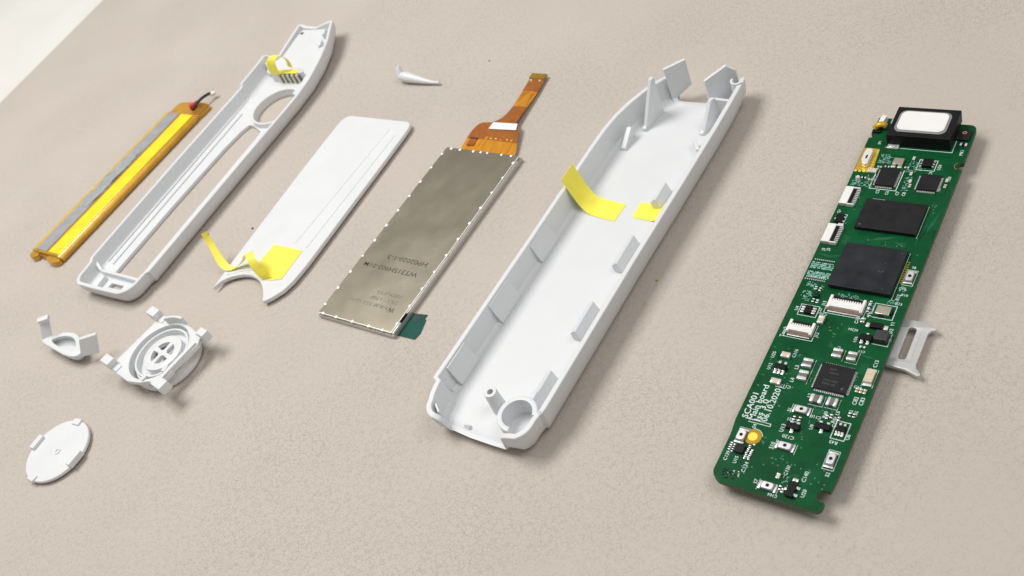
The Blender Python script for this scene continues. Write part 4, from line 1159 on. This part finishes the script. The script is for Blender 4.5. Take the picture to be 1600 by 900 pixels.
    frame(0.9, 3.7, -31.1, -28.8, .08, 'rb'); frame(4.1, 6.6, -31.0, -28.6, .08, 'rb'); frame(9.1, 11.1, -24.3, -20.0, .08, 'lr')
    mb.box(-4.2, -1.4, 25.1, 25.25, Z + .003, z)
    # rules around the board name
    mb.box(-9.5, -4.2, -37.75, -37.62, Z + .003, z); mb.box(-8.6, -4.0, -38.35, -38.22, Z + .003, z); mb.box(-4.2, -4.05, -38.3, -37.6, Z + .003, z)
    mb.box(-6.6, -4.5, -29.0, -28.88, Z + .003, z)
    mb.lathe(-6.4, -41.4, [(1.8, Z + .003), (1.92, Z + .003), (1.92, z), (1.8, z)], 30, a0=.3, a1=1.9)
    o = mb.build('printed_outlines', M['silk'], t, smooth=0); o['kind'] = 'stuff'
    mb = MB(); zz = Z + .016
    for s, x, y, ln in (('SCA001', -9.55, -34.5, 6.1), ('Main board', -8.2, -33.5, 8.6), ('Iss 3.0', -6.95, -35.1, 5.2), ('06.10.2020', -5.65, -33.4, 8.1)):
        text_into(mb, s, x, y, zz, 1.25, PI / 2, ln)
    mb.build('board_name', M['silk'], t, smooth=0, label='white printed board name SCA001 Main board Iss 3.0 06.10.2020')
    mb = MB()
    U, D_, N = PI / 2, -PI / 2, 0.0
    for s, x, y, a, h in (('Touch', -9.9, -15.4, U, .75), ('C116', -5.6, -20.2, U, .7), ('C117', -4.6, -28.4, PI, .7), ('U25', -9.7, -21.6, U, .7), ('U12', -9.4, -24.6, U, .7), ('L3', -4.1, -23.4, U, .75), ('L4', -3.9, -26.6, U, .75),
                          ('C13', 10.2, -18.6, U, .75), ('C34', 8.6, -24.9, N, .6), ('C82', 9.2, -28.0, U, .8), ('C83', 10.4, -27.8, U, .8), ('L2', 0.6, -29.2, U, .7), ('L5', 7.0, -31.6, U, .7), ('L1', 2.2, -16.6, U, .6),
                          ('S1', -1.9, -33.4, U, .7), ('C121', -0.6, -35.5, PI, .7), ('U13', -1.7, -37.8, U, .8), ('C120', 0.0, -39.4, PI, .75), ('U9', 3.4, -36.0, U, .7), ('C110', 3.4, -33.6, PI, .65), ('R40', 4.9, -32.6, U, .7), ('R41', 6.8, -33.2, U, .7), ('C111', 7.3, -33.8, U, .7),
                          ('U8', 10.5, -36.2, U, .7), ('R43', 8.3, -38.0, PI, .7), ('R22', 9.2, -30.9, U, .6), ('C52', 10.2, -30.9, U, .6), ('S10', -2.2, -42.1, U, .75), ('S4', -7.0, -39.0, U, .7), ('S2', 9.6, -44.9, U, .7), ('C129', -9.6, -46.9, U, .7), ('U15', -7.6, -47.2, U, .7), ('C124', -5.3, -48.2, U, .75),
                          ('C130', 2.4, -46.4, U, .7), ('C140', 6.0, -46.6, U, .75), ('U20', 6.9, -50.0, U, .7), ('C104', 1.7, -52.15, PI, .6), ('S7', -2.2, -50.4, U, .7), ('C131', 3.4, -8.8, U, .7), ('MCM', 3.4, -11.6, N, .6), ('U26', 4.6, -13.8, U, .6), ('C22', -3.6, -9.1, PI, .6), ('C23', -4.6, -8.4, U, .6), ('J12', -3.1, -14.6, U, .7), ('J13', -4.4, -6.2, U, .7),
                          ('U4', -9.4, -8.8, U, .7), ('Q3', 5.2, -7.2, U, .6), ('Y1', 10.3, -8.3, U, .7), ('D2', 10.5, -10.1, U, .7), ('L9', 11.0, -12.4, U, .5), ('R12', 9.3, -1.4, U, .7), ('R10', 10.3, -0.6, N, .6), ('C15', 9.4, 1.0, N, .6), ('R13', 9.9, -3.1, N, .6), ('S6', 10.0, 7.0, N, .6), ('C17', 6.7, -16.4, PI, .55),
                          ('J3', -9.6, 8.4, U, .7), ('J2', -8.6, 8.6, U, .7), ('Q1', -10.1, 20.2, U, .6), ('SP1', -8.2, 43.4, U, .6), ('U24', 6.9, 37.0, U, .7), ('C9', 5.6, 34.8, U, .7), ('U23', 9.8, 33.6, U, .7), ('R1', 8.7, 30.2, U, .6), ('C5', -3.8, 27.5, U, .7), ('C6', -1.7, 27.4, U, .7), ('C7', 0.5, 27.6, U, .7), ('C8', 1.9, 27.6, U, .7), ('MK1', 10.2, 42.3, U, .7)):
        text_into(mb, s, x, y, zz, h, a)
    o = mb.build('printed_designators', M['silk'], t, smooth=0); o['kind'] = 'stuff'
    # dense small lettering blocks that no one could read
    mb = MB()
    def block(x0, x1, y0, y1, n, m='0', w=.5, h=.28):
        for i in range(n):
            x, y = R.uniform(x0, x1), R.uniform(y0, y1)
            if R.random() < .6: mb.box(x, x + w * R.uniform(.5, 1.2), y, y + .1, Z + .003, z)
            else: mb.box(x, x + .1, y, y + h * R.uniform(.7, 2), Z + .003, z)
    for y in (4.4, 3.9, 3.4, 2.9, 1.7, 1.3, .85, .45):
        for i in range(16):
            if R.random() < .9:
                x = -10.7 + i * .31
                mb.box(x, x + R.uniform(.16, .3), y - R.uniform(.1, .2), y + .16, Z + .003, z)
    block(-6.7, -4.2, 36.6, 39.6, 70); block(-10.4, -8.3, 28.6, 30.6, 46); block(-7.8, -5.8, 28.6, 32.4, 40); block(0.2, 2.2, 34.4, 38.0, 40); block(0.6, 2.0, 28.6, 33, 34)
    block(2.0, 4.0, 35.4, 37.4, 18); block(-9.9, -8.0, -6.4, -3.8, 34); block(-8.6, -6.2, -3.4, -1.0, 14); block(-9.8, -8.4, -2.6, -1.2, 20); block(8.6, 10.2, 0.2, 1.8, 12); block(-2.6, 2.6, -3.9, -3.0, 34)
    block(3.8, 5.6, -7.6, -4.0, 26); block(7.6, 9.6, -3.6, -2.4, 16); block(2.2, 3.4, -49.6, -46.8, 10)
    o = mb.build('fine_printing', M['silkgreen'], t, smooth=0); o['kind'] = 'stuff'
    # vias and traces
    mb = MB()
    for cx, cy, sx, sy, n in ((-7, -22, 3.2, 3.2, 26), (-6.6, -26, 3.5, 2.6, 18), (-4.3, -32.5, .5, 1.5, 7), (0.2, -45.6, 2.6, 1.0, 16), (-4.2, -41.5, .25, .9, 4), (2, -39, 1.2, 2.0, 10), (0.2, -23, .8, 3, 12), (3, -32, 3, .6, 10), (6.4, -46, 3.4, 3, 14), (8, -48, 2, 1.6, 8), (0.6, -44.0, .3, .4, 3),
                              (-0.4, -12, 1.2, 3.2, 10), (10, 12, .8, 12, 8), (9.6, 25, 1.2, 1.2, 8), (-7.2, 22, .4, 6, 6), (2, 12.6, 4, .5, 10), (3.4, -34.5, 1, 1.5, 6), (1.9, -37.4, .3, .8, 6), (-9.8, -31, .4, 1.5, 5), (-5, -48.6, 1.6, .9, 8), (7.6, -24.5, .4, 2.6, 9)):
        for i in range(n):
            x, y = cx + R.uniform(-sx, sx), cy + R.uniform(-sy, sy)
            mb.cyl(x, y, .15, .15, Z + .003, Z + .012, 8, R.choice((0, 1, 1)))
    o = mb.build('vias', [M['hole'], M['via']], t); o['kind'] = 'stuff'
    mb = MB()
    def tr(x0, y0, x1, y1, w=.1): mb.wall((x0, y0), (x1, y1), w, Z + .002, Z + .01)
    for y in (-20.2, -20.6, -24.4, -24.9, -25.3, -28.6): tr(-5.2, y, -3.6 + R.uniform(-.5, .8), y - .1)
    for i in range(7): tr(0.2 + .2 * i, -15.4 - .3 * i, .2 + .2 * i, -17.0); tr(7.6, -19.4 - .35 * i, 9.0, -19.1 - .4 * i)
    for i in range(5): tr(-1.2 + i * .4, 12.8 + .25 * i, 2.4 + i * .5, 13.6 + .3 * i, .12); tr(3.0 + i * .3, 12.9, 6.6, 13.4 - i * .3, .12)
    for i in range(6): tr(-10.2 + i * .5, 7.0, -7.4 + i * .4, 6.3 + i * .2, .1); tr(2.6, -31.9 - i * .22, 4.3, -31.8 - i * .2, .08)
    for i in range(5): tr(3.2 + i * .2, -46.9 - i * .25, 4.8, -46.7 - i * .25, .07); tr(6.8 + i * .4, -17.2, 8.2 + i * .3, -17.6, .08)
    for i in range(8): tr(-5.2, 13.0 - .35 * i, -6.6, 13.4 - .3 * i, .1); tr(8.4, 14.6 - i * .2, 10.6, 20 + i * .5, .06)
    o = mb.build('traces', M['trace'], t, smooth=0); o['kind'] = 'stuff'
    mb = MB(); mb.lathe(10.9, 38.0, [(1.06, 2.82), (1.2, 2.82), (1.2, Z + .006), (1.06, Z + .006)], 16, a0=PI * .7, a1=PI * 1.4)
    mb.build('plated_notch', M['golddark'], t)
M['via'] = mat('mask_covered_via', (0.06, 0.22, 0.14), 0.5)
M['copper'] = mat('copper_ring', (0.75, 0.42, 0.28), 0.35, 0.8)
M['clipwhite'] = mat('antenna_clip_metal', (0.88, 0.86, 0.84), 0.35, 0.35)
M['ferrite'] = mat('inductor_body', (0.03, 0.032, 0.034), 0.55, var=0.2, vscale=1, bump=.3, bscale=5)
M['switchbase'] = mat('switch_base', (0.20, 0.19, 0.21), 0.5)
M['switchmetal'] = mat('switch_cover', (0.80, 0.79, 0.81), 0.35, 0.6, var=.08, vscale=1.5)
M['dross'] = mat('solder_flux', (0.03, 0.05, 0.035), 0.4, 0.2)
build_board()

# ------------------------------------------------------------------ card tray
t = thing('card_tray', 'small silver metal card tray with a long slot, sticking out from under the green board', 'card tray', (63.917, 127.735), 0.6732)
outer = [(8.0, -16.5), (8.0, -4.9), (15.0, -4.8), (17.6, -5.4), (17.9, -5.8), (17.8, -6.2), (17.0, -6.7), (16.65, -7.4), (16.6, -15.4), (16.9, -16.3), (17.9, -17.2), (18.0, -17.7), (17.5, -17.9), (15.0, -17.0), (10.0, -16.7)]
slot = rrect(12.85, 14.45, -14.8, -6.6, .65, 5)
plate('frame', resample(outer[::-1], 3.0)[::-1], [slot], 1.0, 1.85, M['tray'], t, bevel=0.05)
mb = MB(); mb.prism(rrect(15.1, 15.4, -14.6, -7.4, .14, 3), 1.8, 1.93)
mb.build('ridge', M['tray'], t, bevel=0.04)
mb = MB(); mb.box(8.0, 9.0, -16, -5.4, 0.0, 1.05); mb.box(15.3, 16.0, -16.4, -15.6, 0, 1.05); mb.box(15.3, 16.0, -7.6, -6.8, 0, 1.05)
mb.build('runner', M['tray'], t)

# ------------------------------------------------------------------ round click wheel holder
def build_wheel():
    A = 0.53
    t = thing('wheel_holder', 'round white plastic wheel holder with cross-shaped vent, square frame and four corner tabs', 'wheel holder', (-95.2, 221.6), A + PI / 2)
    # local x along the A direction
    mb = MB(); mb.lathe(0, 0, [(0.02, 0.0), (9.2, 0.0), (9.8, 0.4), (9.95, 0.9), (9.75, 1.5), (9.4, 1.9), (9.3, 3.4), (0.02, 3.4)], 72)
    mb.build('base_disc', M['bright'], t)
    fo = [(-7.0, -10.8), (-2.6, -10.8), (-2.4, -10.3), (6.6, -10.8), (9.4, -9.0), (10.2, -2.6), (10.1, 3.0), (9.2, 8.0), (7.0, 12.2), (-11.6, 12.2), (-11.8, 1.0), (-10.3, -3.6), (-8.8, -6.0)]
    hl = [(-.3 + 9.6 * math.cos(i * PI / 30), max(-8.9, .3 + 9.6 * math.sin(i * PI / 30))) for i in range(60)]
    hl = [p for i, p in enumerate(hl) if not (p[1] == -8.9 and hl[i - 1][1] == -8.9 and hl[(i + 1) % 60][1] == -8.9)]
    plate('square_frame', fo, [hl], 4.6, 6.0, M['bright'], t, bevel=0.15)
    mb = MB(); mb.lathe(-.3, .3, [(9.55, 2.2), (10.0, 2.2), (10.0, 4.7), (9.55, 4.7)], 56, a0=-.5, a1=PI + .5)
    mb.build('frame_skirt', M['bright'], t)
    mb = MB(); mb.lathe(0.0, 0, [(7.9, 3.3), (8.6, 3.3), (8.6, 5.2), (8.5, 5.35), (8.0, 5.35), (7.9, 5.2)], 56)
    mb.build('inner_ring', M['bright'], t)
    # hub with four curved openings
    holes = []
    for k in range(4):
        a0 = 12 + 90 * k; a1 = 78 + 90 * k
        holes.append(arc(0, -.9, 3.7, a0, a1, 8) + arc(0, -.9, 1.1 + .35 * (k % 2), a1 - 14, a0 + 14, 4))
    plate('hub', arc(0, -.9, 6.1, 0, 352, 44), holes, 4.3, 5.7, M['bright'], t, bevel=0.12)
    mb = MB(); mb.lathe(0, -.9, [(5.6, 3.3), (6.0, 3.3), (6.0, 4.4), (5.6, 4.4)], 40)
    mb.build('hub_skirt', M['bright'], t)
    # corner tabs
    for x, y, lx, ly in ((-10.4, 12.0, 2.8, 4.4), (8.0, 13.2, 2.8, 4.4), (-7.6, -12.8, 3.2, 4.8), (10.0, -10.6, 2.4, 3.4)):
        sy = 1 if y > 0 else -1
        mb = MB(); mb.box(x - lx / 2, x + lx / 2, y - ly / 2 + .4 * sy, y + ly / 2 + .4 * sy, 5.4, 8.4)
        mb.box(x - lx / 2 + .2, x + lx / 2 - .2, *sorted((y - sy * 4.2, y + sy * .6)), 4.6, 6.4)
        mb.build('corner_tab', M['bright'], t, bevel=0.3)
    mb = MB(); mb.lathe(0, 0, [(10.1, 5.6), (10.9, 5.6), (10.9, 8.4), (10.1, 8.4)], 14, a0=.05, a1=.72)
    mb.build('spring_arc', M['bright'], t, bevel=0.15)
    mb = MB(); mb.wall((-6.4, -9.9), (7.0, -9.7), 1.3, 5.8, 6.8)
    mb.build('side_bar', M['bright'], t, bevel=0.25)
    mb = MB(); mb.box(-4.4, -2.2, -8.8, -7.4, 5.6, 6.7, ang=.3); mb.box(-9.4, -7.6, -4.6, -3.2, 5.6, 6.6)
    mb.build('latch', M['bright'], t, bevel=0.15)
build_wheel()

# ------------------------------------------------------------------ round cap
def build_cap():
    t = thing('round_cap', 'flat round white plastic cap with small clip tabs around its rim', 'cap', (-131.0, 209.7), PI / 2)
    mb = MB(); mb.lathe(0, 0, [(0.02, 0.5), (8.6, 0.35), (9.5, 0.55), (9.85, 0.9), (9.85, 1.5), (9.7, 1.7), (0.02, 1.7)], 80)
    mb.build('disc', M['bright'], t)
    mb = MB(); mb.lathe(0, 0, [(7.2, 0.0), (8.2, 0.0), (8.2, 0.6), (7.2, 0.6)], 48)
    mb.build('foot_ring', M['bright'], t)
    for ang, w, zt in ((132, 4.4, 2.7), (46, 3.0, 2.3), (-51, 4.8, 2.9), (-143, 3.0, 2.2)):
        a = math.radians(ang); d = Vector((math.cos(a), math.sin(a))); n = Vector((-d.y, d.x))
        mb = MB()
        p0, p1 = d * 8.2, d * 10.15
        mb.prism([tuple(p0 - n * w / 2), tuple(p1 - n * w / 2), tuple(p1 + n * w / 2), tuple(p0 + n * w / 2)], 1.0, zt)
        mb.build('clip_tab', M['bright'], t, bevel=0.25)
    mb = MB(); mb.lathe(0.2, -0.6, [(0.5, 1.65), (1.0, 1.65), (0.95, 1.95), (0.5, 1.95)], 20)
    mb.build('centre_pip', M['bright'], t)
build_cap()

# ------------------------------------------------------------------ small U bracket
def build_bracket():
    t = thing('cradle_bracket', 'small white plastic cradle with two upright tabs beside the wheel holder', 'bracket', (-128.0, 249.5), PI / 2)
    O = Vector((-128.0, 249.5))
    L = lambda x, y: (x - O.x, y - O.y)
    ring = chaikin([L(-136.2, 258.0), L(-131.5, 251.0), L(-127.2, 244.6), L(-123.6, 241.4), L(-121.4, 242.2), L(-121.8, 248.0), L(-123.4, 252.4), L(-127.2, 256.0), L(-131.0, 257.6), L(-134.6, 259.2)], 1)
    hole = chaikin([L(-132.8, 256.0), L(-129.5, 250.6), L(-126.4, 246.6), L(-124.4, 245.0), L(-123.4, 246.4), L(-124.2, 250.6), L(-126.6, 253.6), L(-129.8, 255.4)], 1)
    plate('ring', ring[::-1] if False else ring, [hole], 3.0, 4.3, M['bright'], t, bevel=0.25)
    # shallow bowl under the ring
    mb = MB(); c = Vector(L(-126.6, 249.2)); k = len(ring); vs = []
    lv = [(1.0 - .06, 3.2), (.90, 2.2), (.76, 1.0), (.55, 0.25), (.3, 0.0)]
    for f, z in lv: vs += [(c.x + (x - c.x) * f, c.y + (y - c.y) * f, z) for x, y in ring]
    inn = [(.84, 3.2), (.72, 2.0), (.5, 1.1), (.28, .8)]
    fs = []
    for a in range(len(lv) - 1): fs += [[a * k + i, a * k + (i + 1) % k, (a + 1) * k + (i + 1) % k, (a + 1) * k + i] for i in range(k)]
    fs.append([(len(lv) - 1) * k + i for i in range(k)])
    b0 = len(vs)
    for f, z in inn: vs += [(c.x + (x - c.x) * f, c.y + (y - c.y) * f, z) for x, y in ring]
    for a in range(len(inn) - 1): fs += [[b0 + a * k + i, b0 + (a + 1) * k + i, b0 + (a + 1) * k + (i + 1) % k, b0 + a * k + (i + 1) % k] for i in range(k)]
    fs.append([b0 + (len(inn) - 1) * k + i for i in range(k)])
    fs += [[i, b0 + i, b0 + (i + 1) % k, (i + 1) % k] for i in range(k)]
    mb.add(vs, fs)
    mb.build('bowl', M['bright'], t, smooth=60)
    mb = MB(); mb.wall(L(-135.9, 258.4), L(-132.6, 257.9), 1.1, 3.2, 9.4, lean=(3.2, 2.0))
    mb.build('upright_tab', M['bright'], t, bevel=0.2)
    mb = MB(); mb.prism([L(-133.0, 261.0), L(-132.8, 259.0), L(-129.2, 258.0), L(-129.0, 260.2)], 9.0, 10.2)
    mb.build('tab_lip', M['bright'], t, bevel=0.2)
    mb = MB(); mb.wall(L(-122.6, 242.3), L(-116.8, 240.2), 1.1, 3.0, 8.4, 2.6, 8.6, lean=(3.2, 0.6))
    mb.build('upright_tab', M['bright'], t, bevel=0.25)
build_bracket()

# ------------------------------------------------------------------ tiny lever
t = thing('small_lever', 'tiny white plastic lever with tapered tail lying alone on the mat', 'lever', (3.0, 297.0), PI / 2)
mb = MB()
pts = [(-2.2, 3.8, 2.4), (-1.2, 2.2, 2.2), (0.6, -0.4, 1.9), (2.4, -3.0, 1.6), (4.2, -5.6, 1.3), (6.2, -8.2, 1.0), (8.2, -10.6, 1.05)]
lp = chaikin(pts, 2, False); ln = len(lp) - 1
mb.tube(lp, 1, 14, rs=[(1.3 + 1.8 * (i / ln)) if i / ln < .28 else max(.5, 1.8 - 2.3 * (i / ln - .28)) for i in range(ln + 1)])
mb.build('arm', M['bright'], t, smooth=60)
mb = MB(); mb.tube([(-1.9, 3.4, 2.2), (-1.7, 3.8, 4.0), (-0.9, 4.4, 5.8)], 1, 12, rs=[1.6, 1.15, .4])
mb.build('nub', M['bright'], t, smooth=60)

# ------------------------------------------------------------------ crumbs
def crumb(x, y, s, m, label, nm):
    bm = bmesh.new(); bmesh.ops.create_icosphere(bm, subdivisions=2, radius=s * S)
    for v in bm.verts: v.co *= R.uniform(.6, 1.25); v.co.z *= .7
    me = bpy.data.meshes.new(nm); bm.to_mesh(me); bm.free(); me.materials.append(M[m])
    o = link(nm, me); o.location = (x * S, y * S, s * .45 * S)
    tag(o, label, 'crumb')
crumb(-63.3, 263.7, 0.38, 'speck', 'dark crumb on the mat beside the peeled tape strip', 'dark_crumb')
crumb(31.3, 160.0, 0.38, 'yspeck', 'tiny yellow crumb on the mat between case and circuit board', 'yellow_crumb')

crumb(29.3, 285.2, 0.26, 'speck', 'tiny dark speck on the mat between the amber flex cable and the lever', 'dust_speck')
